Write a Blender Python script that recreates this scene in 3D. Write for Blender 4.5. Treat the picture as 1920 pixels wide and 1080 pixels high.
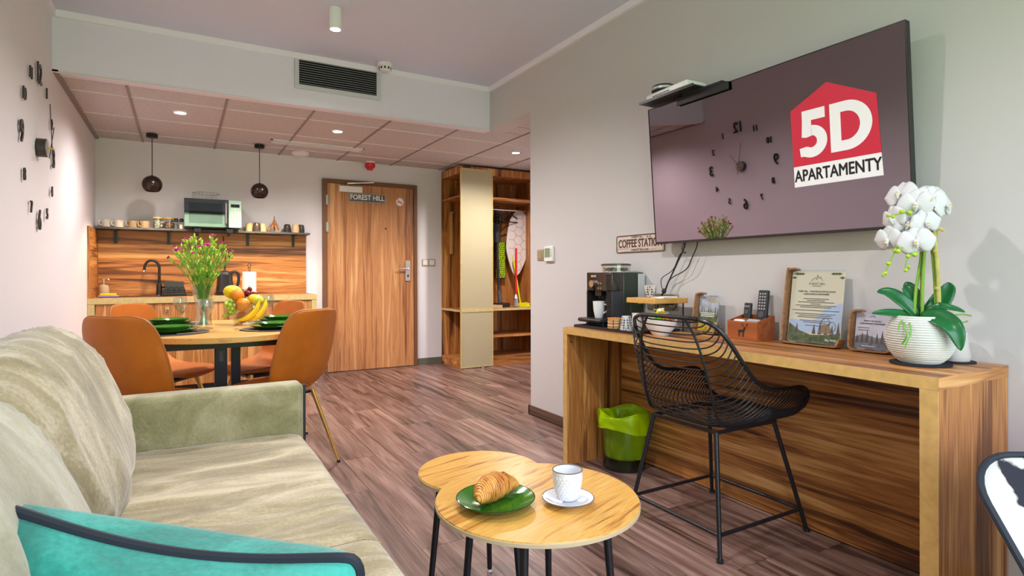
import bpy, math, random
from mathutils import Vector, Matrix, Euler, noise
R = math.radians
random.seed(7)
for o in list(bpy.data.objects): bpy.data.objects.remove(o, do_unlink=True)
scene = bpy.context.scene
COL = scene.collection

# ------------------------------------------------------------------ camera
FPX = 1078.13; YAW = 0.5215; HORIZON = 513.7; CAMH = 1.0592
cam = bpy.data.cameras.new('camera'); camo = bpy.data.objects.new('camera', cam); COL.objects.link(camo)
cam.sensor_width = 36.0; cam.lens = 36.0 * FPX / 1920.0
cam.shift_y = -(540.0 - HORIZON) / 1920.0
cam.clip_start = 0.05; cam.clip_end = 200
camo.location = (0, 0, CAMH)
camo.rotation_euler = Euler((R(90), 0.0026, -YAW), 'XYZ')
camo.rotation_mode = 'XYZ'
scene.camera = camo

# ------------------------------------------------------------------ colour management
vs = scene.view_settings
scene.display_settings.display_device = 'sRGB'
vs.view_transform = 'Standard'; vs.look = 'None'; vs.gamma = 1.0; vs.use_curve_mapping = False
vs.exposure = 0.2
cy = scene.cycles
cy.use_denoising = True
cy.max_bounces = 8; cy.diffuse_bounces = 4; cy.glossy_bounces = 4; cy.transmission_bounces = 8; cy.transparent_max_bounces = 12
cy.caustics_reflective = False; cy.caustics_refractive = False
cy.sample_clamp_indirect = 6.0

# ------------------------------------------------------------------ world: bright sky over a wooded green slope
W_STR = 8.8
wd = bpy.data.worlds.new('world'); scene.world = wd; wd.use_nodes = True
nt = wd.node_tree; nt.nodes.clear()
def N(t, **k):
    n = nt.nodes.new(t)
    for a, b in k.items(): setattr(n, a, b)
    return n
wo = N('ShaderNodeOutputWorld'); wb = N('ShaderNodeBackground'); wb.inputs['Strength'].default_value = W_STR
tc = N('ShaderNodeTexCoord'); sx = N('ShaderNodeSeparateXYZ')
nz = N('ShaderNodeTexNoise'); nz.inputs['Scale'].default_value = 9; nz.inputs['Detail'].default_value = 6
mr = N('ShaderNodeMapRange'); mr.inputs[1].default_value = 0.10; mr.inputs[2].default_value = 0.20
rampw = N('ShaderNodeValToRGB')
rampw.color_ramp.elements[0].position = .35; rampw.color_ramp.elements[0].color = (.14, .24, .08, 1)
rampw.color_ramp.elements[1].position = .65; rampw.color_ramp.elements[1].color = (.46, .60, .41, 1)
mixw = N('ShaderNodeMix', data_type='RGBA')
mixw.inputs[7].default_value = (.74, .81, 1.14, 1)
L = nt.links.new
L(tc.outputs['Generated'], sx.inputs[0]); L(tc.outputs['Generated'], nz.inputs['Vector'])
L(sx.outputs['Z'], mr.inputs[0]); L(nz.outputs['Fac'], rampw.inputs['Fac'])
L(mr.outputs[0], mixw.inputs[0]); L(rampw.outputs['Color'], mixw.inputs[6])
L(mixw.outputs[2], wb.inputs['Color']); L(wb.outputs[0], wo.inputs[0])

# ------------------------------------------------------------------ room dimensions
XL, XR, YS, YB, ZT, ZC = -0.6745, 2.3014, 4.3817, 6.3758, 2.2916, 2.6589
YP = 3.722          # far end of the right-hand wall (start of the hall opening)
YF = -1.30          # window wall behind the camera
XH = 3.75           # far side of the hall
WX0, WX1, WZ0, WZ1 = -0.35, 2.05, 0.06, 2.36   # glazed opening

def area(name, loc, rot, sx_, sy_, power, color, portal=False):
    l = bpy.data.lights.new(name, 'AREA'); l.shape = 'RECTANGLE'; l.size = sx_; l.size_y = sy_
    l.energy = power; l.color = color
    if portal: l.cycles.is_portal = True
    o = bpy.data.objects.new(name, l); COL.objects.link(o); o.location = loc; o.rotation_euler = rot
    return o
# daylight entering by the glazed opening
area('window_portal', ((WX0+WX1)/2, YF-0.02, (WZ0+WZ1)/2), (R(90), 0, 0), WX1-WX0, WZ1-WZ0, 1, (1,1,1), True)

# ------------------------------------------------------------------ materials
def newmat(name):
    m = bpy.data.materials.new(name); m.use_nodes = True
    return m, m.node_tree, m.node_tree.nodes['Principled BSDF']
def mat(name, col, rough=.5, metal=0, spec=None, emit=None, es=0, trans=0, ior=1.45, alpha=1, bump=0, bscale=60, var=0, vscale=8, sheen=0, coat=0):
    m, t, b = newmat(name)
    b.inputs['Base Color'].default_value = (*col, 1); b.inputs['Roughness'].default_value = rough
    b.inputs['Metallic'].default_value = metal; b.inputs['IOR'].default_value = ior
    if spec is not None: b.inputs['Specular IOR Level'].default_value = spec
    if emit: b.inputs['Emission Color'].default_value = (*emit, 1); b.inputs['Emission Strength'].default_value = es
    b.inputs['Transmission Weight'].default_value = trans; b.inputs['Alpha'].default_value = alpha
    b.inputs['Sheen Weight'].default_value = sheen; b.inputs['Coat Weight'].default_value = coat
    if bump or var:
        c = t.nodes.new('ShaderNodeTexCoord')
        if var:
            n = t.nodes.new('ShaderNodeTexNoise'); n.inputs['Scale'].default_value = vscale; n.inputs['Detail'].default_value = 4
            t.links.new(c.outputs['Object'], n.inputs['Vector'])
            r = t.nodes.new('ShaderNodeValToRGB'); e = r.color_ramp.elements
            e[0].position = .3; e[1].position = .7
            e[0].color = (*[max(0, x*(1-var)) for x in col], 1); e[1].color = (*[min(1, x*(1+var)) for x in col], 1)
            t.links.new(n.outputs['Fac'], r.inputs['Fac']); t.links.new(r.outputs['Color'], b.inputs['Base Color'])
        if bump:
            n2 = t.nodes.new('ShaderNodeTexNoise'); n2.inputs['Scale'].default_value = bscale; n2.inputs['Detail'].default_value = 5
            t.links.new(c.outputs['Object'], n2.inputs['Vector'])
            bp = t.nodes.new('ShaderNodeBump'); bp.inputs['Strength'].default_value = bump; bp.inputs['Distance'].default_value = .01
            t.links.new(n2.outputs['Fac'], bp.inputs['Height']); t.links.new(bp.outputs[0], b.inputs['Normal'])
    return m
def wood(name, stops, axis='z', across=11, along=.55, fine=90, rough=.42, finew=.25, rnd=False, distort=1.2, bump=.08):
    """long-grained veneer: stops = [(pos, colour)...]; grain runs along axis"""
    m, t, b = newmat(name)
    ND = t.nodes.new; LK = t.links.new
    c = ND('ShaderNodeTexCoord'); mp = ND('ShaderNodeMapping')
    sc = {'x': (along, across, across), 'y': (across, along, across), 'z': (across, across, along)}[axis]
    mp.inputs['Scale'].default_value = sc
    src = c.outputs['Object']
    if rnd:
        oi = ND('ShaderNodeObjectInfo'); mu = ND('ShaderNodeMath'); mu.operation = 'MULTIPLY'; mu.inputs[1].default_value = 57.0
        LK(oi.outputs['Random'], mu.inputs[0])
        va = ND('ShaderNodeVectorMath'); va.operation = 'ADD'; LK(c.outputs['Object'], va.inputs[0])
        cx = ND('ShaderNodeCombineXYZ')
        for i in range(3): LK(mu.outputs[0], cx.inputs[i])
        LK(cx.outputs[0], va.inputs[1]); src = va.outputs[0]
    LK(src, mp.inputs['Vector'])
    n1 = ND('ShaderNodeTexNoise'); n1.inputs['Scale'].default_value = 1.0; n1.inputs['Detail'].default_value = 3.5
    n1.inputs['Roughness'].default_value = .55; n1.inputs['Distortion'].default_value = distort
    LK(mp.outputs[0], n1.inputs['Vector'])
    mp2 = ND('ShaderNodeMapping'); mp2.inputs['Scale'].default_value = tuple(fine if s == across else along*5 for s in sc); LK(src, mp2.inputs['Vector'])
    n2 = ND('ShaderNodeTexNoise'); n2.inputs['Scale'].default_value = 1.0; n2.inputs['Detail'].default_value = 3; LK(mp2.outputs[0], n2.inputs['Vector'])
    ma = ND('ShaderNodeMath'); ma.operation = 'MULTIPLY_ADD'; ma.inputs[1].default_value = finew
    LK(n2.outputs['Fac'], ma.inputs[0]); LK(n1.outputs['Fac'], ma.inputs[2])
    su = ND('ShaderNodeMath'); su.operation = 'SUBTRACT'; su.inputs[1].default_value = finew*.5; LK(ma.outputs[0], su.inputs[0])
    r = ND('ShaderNodeValToRGB'); el = r.color_ramp.elements
    while len(el) < len(stops): el.new(.5)
    for e, (p_, col) in zip(el, stops): e.position = p_; e.color = (*col, 1)
    LK(su.outputs[0], r.inputs['Fac'])
    out = r.outputs['Color']
    if rnd:
        hs = ND('ShaderNodeHueSaturation'); mr2 = ND('ShaderNodeMapRange'); mr2.inputs[3].default_value = .72; mr2.inputs[4].default_value = 1.25
        LK(oi.outputs['Random'], mr2.inputs[0]); LK(mr2.outputs[0], hs.inputs['Value']); LK(out, hs.inputs['Color']); out = hs.outputs['Color']
    LK(out, b.inputs['Base Color']); b.inputs['Roughness'].default_value = rough
    if bump:
        bp = ND('ShaderNodeBump'); bp.inputs['Strength'].default_value = bump; bp.inputs['Distance'].default_value = .004
        LK(n2.outputs['Fac'], bp.inputs['Height']); LK(bp.outputs[0], b.inputs['Normal'])
    return m
WAL = [(.31, (.07,.022,.008)), (.40, (.24,.085,.022)), (.47, (.52,.215,.055)), (.53, (.36,.135,.034)), (.60, (.62,.29,.085)), (.70, (.78,.43,.16))]
walnut_x = wood('walnut_grain_x', WAL, 'x'); walnut_y = wood('walnut_grain_y', WAL, 'y', across=13); walnut_z = wood('walnut_grain_z', WAL, 'z')
DOORW = [(.28, (.15,.05,.020)), (.40, (.38,.155,.055)), (.49, (.56,.26,.10)), (.56, (.44,.19,.07)), (.70, (.72,.39,.17))]
door_wood = wood('door_veneer', DOORW, 'z', across=13)
OAK = [(.30, (.52,.25,.06)), (.48, (.72,.41,.11)), (.58, (.66,.36,.09)), (.72, (.80,.50,.17))]
oak = wood('golden_oak', OAK, 'x', across=18, along=1.6, fine=120, rough=.38, finew=.35, distort=2.0)
oak_edge = mat('golden_edge_band', (.62,.38,.13), .35, var=.12, vscale=30)
pale_edge = mat('pale_edge_band', (.60,.47,.20), .35, var=.1, vscale=30)
FLO = [(.30, (.045,.024,.019)), (.44, (.14,.076,.060)), (.55, (.205,.12,.095)), (.70, (.31,.20,.165))]
floor_wood = wood('floor_plank_wood', FLO, 'y', across=16, along=1.1, fine=150, rough=.38, finew=.35, rnd=True, bump=.15)
joint_dark = mat('floor_joint', (.025,.016,.013), .8)
skirt_wood = wood('skirting_wood', [(.3, (.05,.028,.02)), (.7, (.16,.09,.065))], 'y', across=30)
frame_brown = mat('door_frame_brown', (.17,.075,.035), .4)
wall_paint = mat('wall_paint', (.76,.735,.765), .75, bump=.05, bscale=220)
ceil_paint = mat('ceiling_paint', (.70,.72,.88), .85)
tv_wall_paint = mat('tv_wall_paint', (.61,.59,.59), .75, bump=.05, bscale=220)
soffit_paint = mat('soffit_paint', (.81,.77,.90), .8)
cornice_white = mat('cornice_white', (.92,.88,.97), .6)
tile_mat = mat('ceiling_tile', (.60,.555,.57), .9, bump=.25, bscale=300, var=.08, vscale=40)
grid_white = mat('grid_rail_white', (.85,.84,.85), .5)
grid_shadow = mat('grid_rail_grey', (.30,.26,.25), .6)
white_plastic = mat('white_plastic', (.82,.82,.83), .4)
white_gloss = mat('white_gloss', (.85,.85,.85), .15)
grey_metal = mat('grey_metal', (.55,.56,.60), .4, .6)
chrome = mat('chrome', (.75,.75,.77), .15, 1)
steel = mat('brushed_steel', (.62,.60,.58), .35, 1)
black_metal = mat('black_metal', (.012,.012,.014), .35)
black_plastic = mat('black_plastic', (.018,.018,.02), .4)
black_gloss = mat('black_gloss', (.012,.012,.014), .08)
dark_grey = mat('dark_grey_laminate', (.075,.075,.082), .5, var=.2, vscale=20)
void_dark = mat('dark_void', (.01,.01,.012), .9)
def thin_glass(name, tint=(1,1,1), refl=.9, ior=1.5):
    m = bpy.data.materials.new(name); m.use_nodes = True; t = m.node_tree; t.nodes.clear()
    o = t.nodes.new('ShaderNodeOutputMaterial'); mx = t.nodes.new('ShaderNodeMixShader'); tr = t.nodes.new('ShaderNodeBsdfTransparent'); g = t.nodes.new('ShaderNodeBsdfGlossy'); f = t.nodes.new('ShaderNodeFresnel')
    gm = t.nodes.new('ShaderNodeNewGeometry'); mrg = t.nodes.new('ShaderNodeMapRange'); mrg.inputs[3].default_value = ior; mrg.inputs[4].default_value = 1/ior; t.links.new(gm.outputs['Backfacing'], mrg.inputs[0]); t.links.new(mrg.outputs[0], f.inputs['IOR']); tr.inputs['Color'].default_value = (*tint, 1); g.inputs['Roughness'].default_value = .02; g.inputs['Color'].default_value = (refl,refl,refl,1)
    t.links.new(f.outputs[0], mx.inputs[0]); t.links.new(tr.outputs[0], mx.inputs[1]); t.links.new(g.outputs[0], mx.inputs[2]); t.links.new(mx.outputs[0], o.inputs[0])
    return m
glass = thin_glass('clear_glass', (.91,.93,.92), 1.0, 1.8)
red_plastic = mat('red_plastic', (.65,.012,.012), .3)
leather = mat('cognac_leather', (.50,.135,.010), .48, spec=.35, bump=.12, bscale=260, var=.12, vscale=7)
leather_dark = mat('cognac_leather_piping', (.38,.12,.02), .45)
gold = mat('golden_metal', (.85,.55,.17), .28, .85)
def velvet_mat(name, dark, mid, light, sc, rot=0):  # streaky noise paints the sheen of wrinkles into the pile colour
    m, t, b = newmat(name); ND = t.nodes.new; LK = t.links.new
    c = ND('ShaderNodeTexCoord'); mp = ND('ShaderNodeMapping'); mp.inputs['Scale'].default_value = sc; mp.inputs['Rotation'].default_value = rot or (0,0,0); LK(c.outputs['Object'], mp.inputs['Vector'])
    n1 = ND('ShaderNodeTexNoise'); n1.inputs['Scale'].default_value = 1; n1.inputs['Detail'].default_value = 5; n1.inputs['Roughness'].default_value = .6; n1.inputs['Distortion'].default_value = .7; LK(mp.outputs[0], n1.inputs['Vector'])
    n2 = ND('ShaderNodeTexNoise'); n2.inputs['Scale'].default_value = 120; n2.inputs['Detail'].default_value = 3; LK(c.outputs['Object'], n2.inputs['Vector'])
    ma = ND('ShaderNodeMath'); ma.operation = 'MULTIPLY_ADD'; ma.inputs[1].default_value = .22; LK(n2.outputs['Fac'], ma.inputs[0]); LK(n1.outputs['Fac'], ma.inputs[2])
    r = ND('ShaderNodeValToRGB'); e = r.color_ramp.elements; e[0].position = .42; e[0].color = (*dark,1); e[1].position = .78; e[1].color = (*light,1); k = e.new(.60); k.color = (*mid,1)
    LK(ma.outputs[0], r.inputs['Fac']); LK(r.outputs[0], b.inputs['Base Color']); b.inputs['Roughness'].default_value = .8; b.inputs['Sheen Weight'].default_value = .35
    bp = ND('ShaderNodeBump'); bp.inputs['Strength'].default_value = .45; bp.inputs['Distance'].default_value = .012; LK(ma.outputs[0], bp.inputs['Height']); LK(bp.outputs[0], b.inputs['Normal'])
    return m
velvet = velvet_mat('sage_velvet', (.20,.155,.065), (.34,.28,.135), (.58,.50,.32), (3,9,5))
velvet_arm = velvet_mat('sage_velvet_arm', (.20,.19,.075), (.30,.275,.13), (.42,.38,.22), (7,7,7))
velvet_fold = velvet_mat('sage_velvet_folds', (.19,.15,.07), (.32,.265,.14), (.56,.50,.36), (4,11,4), (R(35),0,R(10)))
velvet_pale = velvet_mat('pale_sage_velvet', (.26,.23,.14), (.36,.33,.21), (.50,.47,.34), (4,7,4), (R(30),0,0))
teal = velvet_mat('teal_velvet', (.004,.15,.115), (.008,.26,.20), (.04,.43,.34), (5,5,9), (0,R(40),0))
piping_navy = mat('dark_piping', (.012,.018,.028), .6)
green_glaze = mat('green_glaze', (.04,.17,.012), .12, var=.25, vscale=14, coat=.4)
lime_film = None
def light_mat(name, col, s): return mat(name, (1,1,1), .5, emit=col, es=s)
lamp_glow = light_mat('lamp_glow', (1,.88,.70), 14)
lamp_glow_cool = light_mat('lamp_glow_cool', (1,.96,.90), 14)

# ------------------------------------------------------------------ mesh helpers
class MB:
    def __init__(s): s.v = []; s.f = []
    def add(s, vs_, fs_):
        k = len(s.v); s.v += [tuple(p) for p in vs_]; s.f += [tuple(i+k for i in f) for f in fs_]; return s
    def box(s, x0, x1, y0, y1, z0, z1):
        return s.add([(x0,y0,z0),(x1,y0,z0),(x1,y1,z0),(x0,y1,z0),(x0,y0,z1),(x1,y0,z1),(x1,y1,z1),(x0,y1,z1)],
                     [(0,3,2,1),(4,5,6,7),(0,1,5,4),(1,2,6,5),(2,3,7,6),(3,0,4,7)])
    def cyl(s, p0, p1, r0, r1=None, n=16, caps=True):
        return s.tube([p0, p1], r0, n, radii=[r0, r0 if r1 is None else r1], caps=caps)
    def tube(s, pts, r, n=8, closed=False, radii=None, caps=True, flat=None):
        P = [Vector(p) for p in pts]; m = len(P); k = len(s.v)
        T = []
        for i in range(m):
            if closed: d = P[(i+1) % m] - P[i-1]
            else: d = P[min(i+1, m-1)] - P[max(i-1, 0)]
            T.append(d.normalized() if d.length > 1e-9 else Vector((0,0,1)))
        up = Vector((0,0,1)) if abs(T[0].z) < .9 else Vector((1,0,0))
        nrm = (up - T[0]*up.dot(T[0])).normalized()
        for i in range(m):
            nrm = nrm - T[i]*nrm.dot(T[i])
            if nrm.length < 1e-6: nrm = T[i].orthogonal()
            nrm.normalize(); bi = T[i].cross(nrm)
            rr = radii[i] if radii else r
            for j in range(n):
                a = 2*math.pi*j/n
                q = P[i] + (nrm*math.cos(a)*(flat or 1) + bi*math.sin(a))*rr
                s.v.append(tuple(q))
        rng = m if closed else m-1
        for i in range(rng):
            for j in range(n):
                a = k+i*n+j; b = k+i*n+(j+1) % n; c2 = k+((i+1) % m)*n+(j+1) % n; d2 = k+((i+1) % m)*n+j
                s.f.append((a, b, c2, d2))
        if caps and not closed:
            s.f.append(tuple(k+j for j in reversed(range(n)))); s.f.append(tuple(k+(m-1)*n+j for j in range(n)))
        return s
    def lathe(s, prof, n=32, c=(0,0,0), close=False):
        k = len(s.v); m = len(prof)
        for r, z in prof:
            for j in range(n):
                a = 2*math.pi*j/n; s.v.append((c[0]+r*math.cos(a), c[1]+r*math.sin(a), c[2]+z))
        for i in range(m if close else m-1):
            i2 = (i+1) % m
            for j in range(n):
                s.f.append((k+i*n+j, k+i*n+(j+1) % n, k+i2*n+(j+1) % n, k+i2*n+j))
        if not close:
            if prof[0][0] > 1e-6: s.f.append(tuple(k+j for j in reversed(range(n))))
            if prof[-1][0] > 1e-6: s.f.append(tuple(k+(m-1)*n+j for j in range(n)))
        return s
    def ball(s, c, r, seg=14, rings=8):
        rx, ry, rz = (r, r, r) if isinstance(r, (int, float)) else r
        k = len(s.v)
        for i in range(rings+1):
            th = math.pi*i/rings
            for j in range(seg):
                a = 2*math.pi*j/seg
                s.v.append((c[0]+rx*math.sin(th)*math.cos(a), c[1]+ry*math.sin(th)*math.sin(a), c[2]-rz*math.cos(th)))
        for i in range(rings):
            for j in range(seg):
                s.f.append((k+i*seg+j, k+i*seg+(j+1) % seg, k+(i+1)*seg+(j+1) % seg, k+(i+1)*seg+j))
        return s
    def prism(s, poly, vec):
        k = len(s.v); n = len(poly); V = Vector(vec)
        s.v += [tuple(p) for p in poly] + [tuple(Vector(p)+V) for p in poly]
        s.f.append(tuple(k+i for i in reversed(range(n)))); s.f.append(tuple(k+n+i for i in range(n)))
        for i in range(n): s.f.append((k+i, k+(i+1) % n, k+n+(i+1) % n, k+n+i))
        return s
    def grid(s, fn, nu, nv, flip=False):
        k = len(s.v)
        for i in range(nu+1):
            for j in range(nv+1): s.v.append(tuple(fn(i/nu, j/nv)))
        for i in range(nu):
            for j in range(nv):
                q = (k+i*(nv+1)+j, k+(i+1)*(nv+1)+j, k+(i+1)*(nv+1)+j+1, k+i*(nv+1)+j+1)
                s.f.append(q[::-1] if flip else q)
        return s
    def mesh(s, name, m, smooth=True, ang=40):
        me = bpy.data.meshes.new(name); me.from_pydata(s.v, [], s.f); me.update()
        import bmesh
        bm = bmesh.new(); bm.from_mesh(me)
        bmesh.ops.remove_doubles(bm, verts=bm.verts, dist=1e-6)
        bmesh.ops.recalc_face_normals(bm, faces=bm.faces); bm.to_mesh(me); bm.free()
        if m: me.materials.append(m)
        if smooth:
            me.shade_smooth(); me.set_sharp_from_angle(angle=R(ang))
        return me
    def build(s, name, m, parent=None, bevel=0, seg=2, smooth=True, ang=40, loc=None, rot=None):
        o = bpy.data.objects.new(name, s.mesh(name, m, smooth, ang)); COL.objects.link(o)
        if parent: o.parent = parent
        if loc: o.location = loc
        if rot: o.rotation_euler = rot
        if bevel:
            b = o.modifiers.new('bevel', 'BEVEL'); b.width = bevel; b.segments = seg; b.limit_method = 'ANGLE'; b.angle_limit = R(40)
        return o
def box(x0, x1, y0, y1, z0, z1): return MB().box(x0, x1, y0, y1, z0, z1)
def tag(o, label=None, cat=None, group=None, kind=None):
    if label: o['label'] = label
    if cat: o['category'] = cat
    if group: o['group'] = group
    if kind: o['kind'] = kind
    return o
def thing(name, label, cat, loc=(0,0,0), rz=0, group=None, rot=None):
    o = bpy.data.objects.new(name, None); COL.objects.link(o); o.empty_display_size = .05
    o.location = loc; o.rotation_euler = rot or (0, 0, rz)
    return tag(o, label, cat, group)
def struct(name, mb, m, parent=None, label=None, **k):
    o = mb.build(name, m, parent, **k)
    if not parent: o['kind'] = 'structure'
    if label: o['label'] = label
    return o
def copy_tree(o, loc=None, rz=None, label=None, parent=None, rot=None):
    c = o.copy(); COL.objects.link(c); c.parent = parent
    if loc is not None: c.location = loc
    if rz is not None: c.rotation_euler = (0, 0, rz)
    if rot is not None: c.rotation_euler = rot
    if label: c['label'] = label
    for ch in list(o.children): copy_tree(ch, parent=c)
    return c
def lettering(name, s, size, m, parent, loc, rot, ext=.0006, off=0, align='CENTER', sx_=1.0):
    cu = bpy.data.curves.new(name, 'FONT'); cu.body = s; cu.size = size; cu.extrude = ext
    cu.align_x = align; cu.align_y = 'CENTER'; cu.resolution_u = 3
    cu.materials.append(m)
    tmp = bpy.data.objects.new(name, cu); COL.objects.link(tmp)
    dg = bpy.context.evaluated_depsgraph_get(); me = bpy.data.meshes.new_from_object(tmp.evaluated_get(dg)); me.name = name
    bpy.data.objects.remove(tmp, do_unlink=True)
    if off:   # bold: overlaid copies shifted by the stroke gain
        V0 = [tuple(v.co) for v in me.vertices]; F0 = [tuple(q.vertices) for q in me.polygons]; g = MB()
        for dx, dy in ((0,0),(off,0),(-off,0),(0,off),(0,-off),(off*.7,off*.7),(-off*.7,off*.7),(off*.7,-off*.7),(-off*.7,-off*.7)): g.add([(a+dx/sx_, b+dy, c+dx*1e-3+dy*1.7e-3) for a, b, c in V0], F0)
        me = bpy.data.meshes.new(name); me.from_pydata(g.v, [], g.f); me.update()
    if not me.materials: me.materials.append(m)
    o = bpy.data.objects.new(name, me); COL.objects.link(o); o.location = loc; o.rotation_euler = rot; o.scale = (sx_, 1, 1)
    if parent: o.parent = parent
    return o
def lerp(a, b, t): return a+(b-a)*t
def spline(pts, n):
    """Catmull-Rom through points (tuples of any length)"""
    out = []; m = len(pts)
    for i in range(n):
        t = i/(n-1)*(m-1); k = min(int(t), m-2); u = t-k
        p0 = pts[max(k-1, 0)]; p1 = pts[k]; p2 = pts[k+1]; p3 = pts[min(k+2, m-1)]
        out.append(tuple(.5*((2*b)+(-a+c)*u+(2*a-5*b+4*c-d)*u*u+(-a+3*b-3*c+d)*u**3) for a, b, c, d in zip(p0, p1, p2, p3)))
    return out
def rrect(w, h, r, n=6):
    P = []
    for cx_, cy_, a0 in ((w/2-r, h/2-r, 0), (-w/2+r, h/2-r, 90), (-w/2+r, -h/2+r, 180), (w/2-r, -h/2+r, 270)):
        for i in range(n+1):
            a = R(a0+90*i/n); P.append((cx_+r*math.cos(a), cy_+r*math.sin(a)))
    return P
#@@SETTING
# ================================================================== the setting
fl = struct('floor', box(XL-.1, XH+.1, YF-.1, YB+.1, -.06, -.004), joint_dark, label='brown wooden plank floor')
PW, PL = .184, 1.22
plank_cache = {}
def plank(x0, x1, y0, y1):
    w, l = round(x1-x0, 3), round(y1-y0, 3)
    if w < .01 or l < .02: return
    if (w, l) not in plank_cache:
        plank_cache[(w, l)] = box(-w/2+.0008, w/2-.0008, -l/2+.0008, l/2-.0008, -.004, 0).mesh('plank', floor_wood, smooth=False)
    o = bpy.data.objects.new('plank', plank_cache[(w, l)]); COL.objects.link(o); o.parent = fl
    o.location = ((x0+x1)/2, (y0+y1)/2, 0)
i = 0; x = XL
while x < XH-.01:
    x1 = min(x+PW, XH); y = YF if x1 < XR+.1 else YP
    first = (i*0.47 % 1.0)*PL*.9+.12
    ye = y+first
    while y < YB-.001:
        plank(x, x1, y, min(ye, YB)); y = ye; ye = y+PL
    x = x1; i += 1

struct('wall_left', box(XL-.12, XL, YF-.12, YB+.12, 0, ZC), wall_paint)
struct('wall_back', box(XL, XH+.12, YB, YB+.12, 0, ZT+.1), wall_paint)
struct('wall_right', MB().add(
    [(XR,YF,0),(XR,YP,0),(XR,YP,ZT),(XR,YS,ZT),(XR,YS,ZC),(XR,YF,ZC),
     (XR+.14,YF,0),(XR+.14,YP,0),(XR+.14,YP,ZT),(XR+.14,YS,ZT),(XR+.14,YS,ZC),(XR+.14,YF,ZC)],
    [(0,5,2,1),(5,4,3,2),(6,7,8,11),(8,9,10,11),(0,1,7,6),(1,2,8,7),(2,3,9,8),(3,4,10,9),(4,5,11,10),(5,0,6,11)]), tv_wall_paint)
struct('wall_hall', box(XH, XH+.12, YP, YB, 0, ZT+.1), wall_paint)
struct('wall_hall_end', box(XR+.14, XH+.12, YP-.12, YP, 0, ZT+.1), wall_paint)
struct('wall_soffit', box(XL, XR, YS, YS+.1, ZT, ZC), soffit_paint)
# window wall with its glazed opening
wf = struct('wall_front', MB().box(XL-.1, WX0, YF-.14, YF, 0, ZC).box(WX1, XR+.14, YF-.14, YF, 0, ZC)
       .box(WX0, WX1, YF-.14, YF, WZ1, ZC).box(WX0, WX1, YF-.14, YF, 0, WZ0), wall_paint)
w1 = thing('window_1', 'wide glazed terrace opening with dark frame', None, ((WX0+WX1)/2, YF-.07, WZ0)); w1['kind'] = 'structure'
hw, hh = (WX1-WX0)/2, WZ1-WZ0
fm = MB().box(-hw, hw, -.03, .03, 0, .06).box(-hw, hw, -.03, .03, hh-.06, hh).box(-hw, -hw+.06, -.03, .03, 0, hh).box(hw-.06, hw, -.03, .03, 0, hh).box(-.05, .05, -.03, .03, 0, hh)
fm.build('window_frame', dark_grey, w1)
pane_m = thin_glass('window_glass', (.99,.995,.99), 1.0, 1.25)
for x0, x1 in ((-hw+.06, -.05), (.05, hw-.06)): box(x0, x1, -.004, .004, .06, hh-.06).build('pane', pane_m, w1)
struct('ceiling', box(XL-.1, XR+.14, YF-.14, YS+.1, ZC, ZC+.1), ceil_paint)
# lowered tile ceiling: rails and tiles
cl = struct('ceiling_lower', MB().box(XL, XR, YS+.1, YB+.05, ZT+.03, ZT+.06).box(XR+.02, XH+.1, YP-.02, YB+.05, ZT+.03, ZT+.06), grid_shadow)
gx = [XL]+[-.31+.592*k for k in range(7)]+[XH]
gy = [YP, 4.18, 4.79, 5.40, 6.01, YB]
for a in range(len(gx)-1):
    for b in range(len(gy)-1):
        x0, x1, y0, y1 = gx[a], gx[a+1], gy[b], gy[b+1]
        if x1-x0 < .03: continue
        if b == 0 and x1 < XR+.3: continue
        if b == 0 and x0 < XR: x0 = XR+.02
        if b == 1 and x1 < XR+.01: y0 = YS+.02
        if b == 1 and x0 < XR < x1:
            box(x0+.006, x1-.006, YS+.02, y1-.006, ZT+.008, ZT+.02).build('tile', tile_mat, cl)
            box(XR+.02, x1-.006, y0+.006, YS+.01, ZT+.008, ZT+.02).build('tile', tile_mat, cl); continue
        e = .012 if a == 0 else .006
        box(x0+e, x1-.006, y0+.006, y1-.006, ZT+.008, ZT+.02).build('tile', tile_mat, cl)
for y in gy[1:-1]:
    if y > YS: box(XL, XH, y-.005, y+.005, ZT+.004, ZT+.012).build('grid_rail', grid_white, cl)
for x in gx[1:-1]:
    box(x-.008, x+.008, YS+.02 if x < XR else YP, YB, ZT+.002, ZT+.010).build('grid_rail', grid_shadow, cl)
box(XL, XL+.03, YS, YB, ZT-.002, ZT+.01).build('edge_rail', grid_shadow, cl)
box(XL, XR, YS, YS+.022, ZT-.004, ZT+.0015).build('edge_rail', grid_white, cl)
box(XL, XH, YB-.02, YB, ZT, ZT+.01).build('edge_rail', grid_white, cl)
# cornice
struct('trim_1', box(XL, XR, YS-.022, YS, ZC-.042, ZC), cornice_white)
struct('trim_2', box(XL, XL+.022, YF, YS-.022, ZC-.042, ZC), cornice_white)
struct('trim_3', box(XR-.022, XR, YF, YS-.022, ZC-.042, ZC), cornice_white)
# skirting
struct('baseboard_right', MB().box(XR-.014, XR, YF, YP+.014, 0, .062).box(XR-.014, XR+.14, YP, YP+.014, 0, .062), skirt_wood)
struct('baseboard_left', box(XL, XL+.014, YF, 5.7, 0, .062), skirt_wood)
struct('baseboard_back', box(2.374, 2.69, YB-.014, YB, 0, .075), mat('grey_skirting', (.12,.12,.09), .5))

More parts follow.
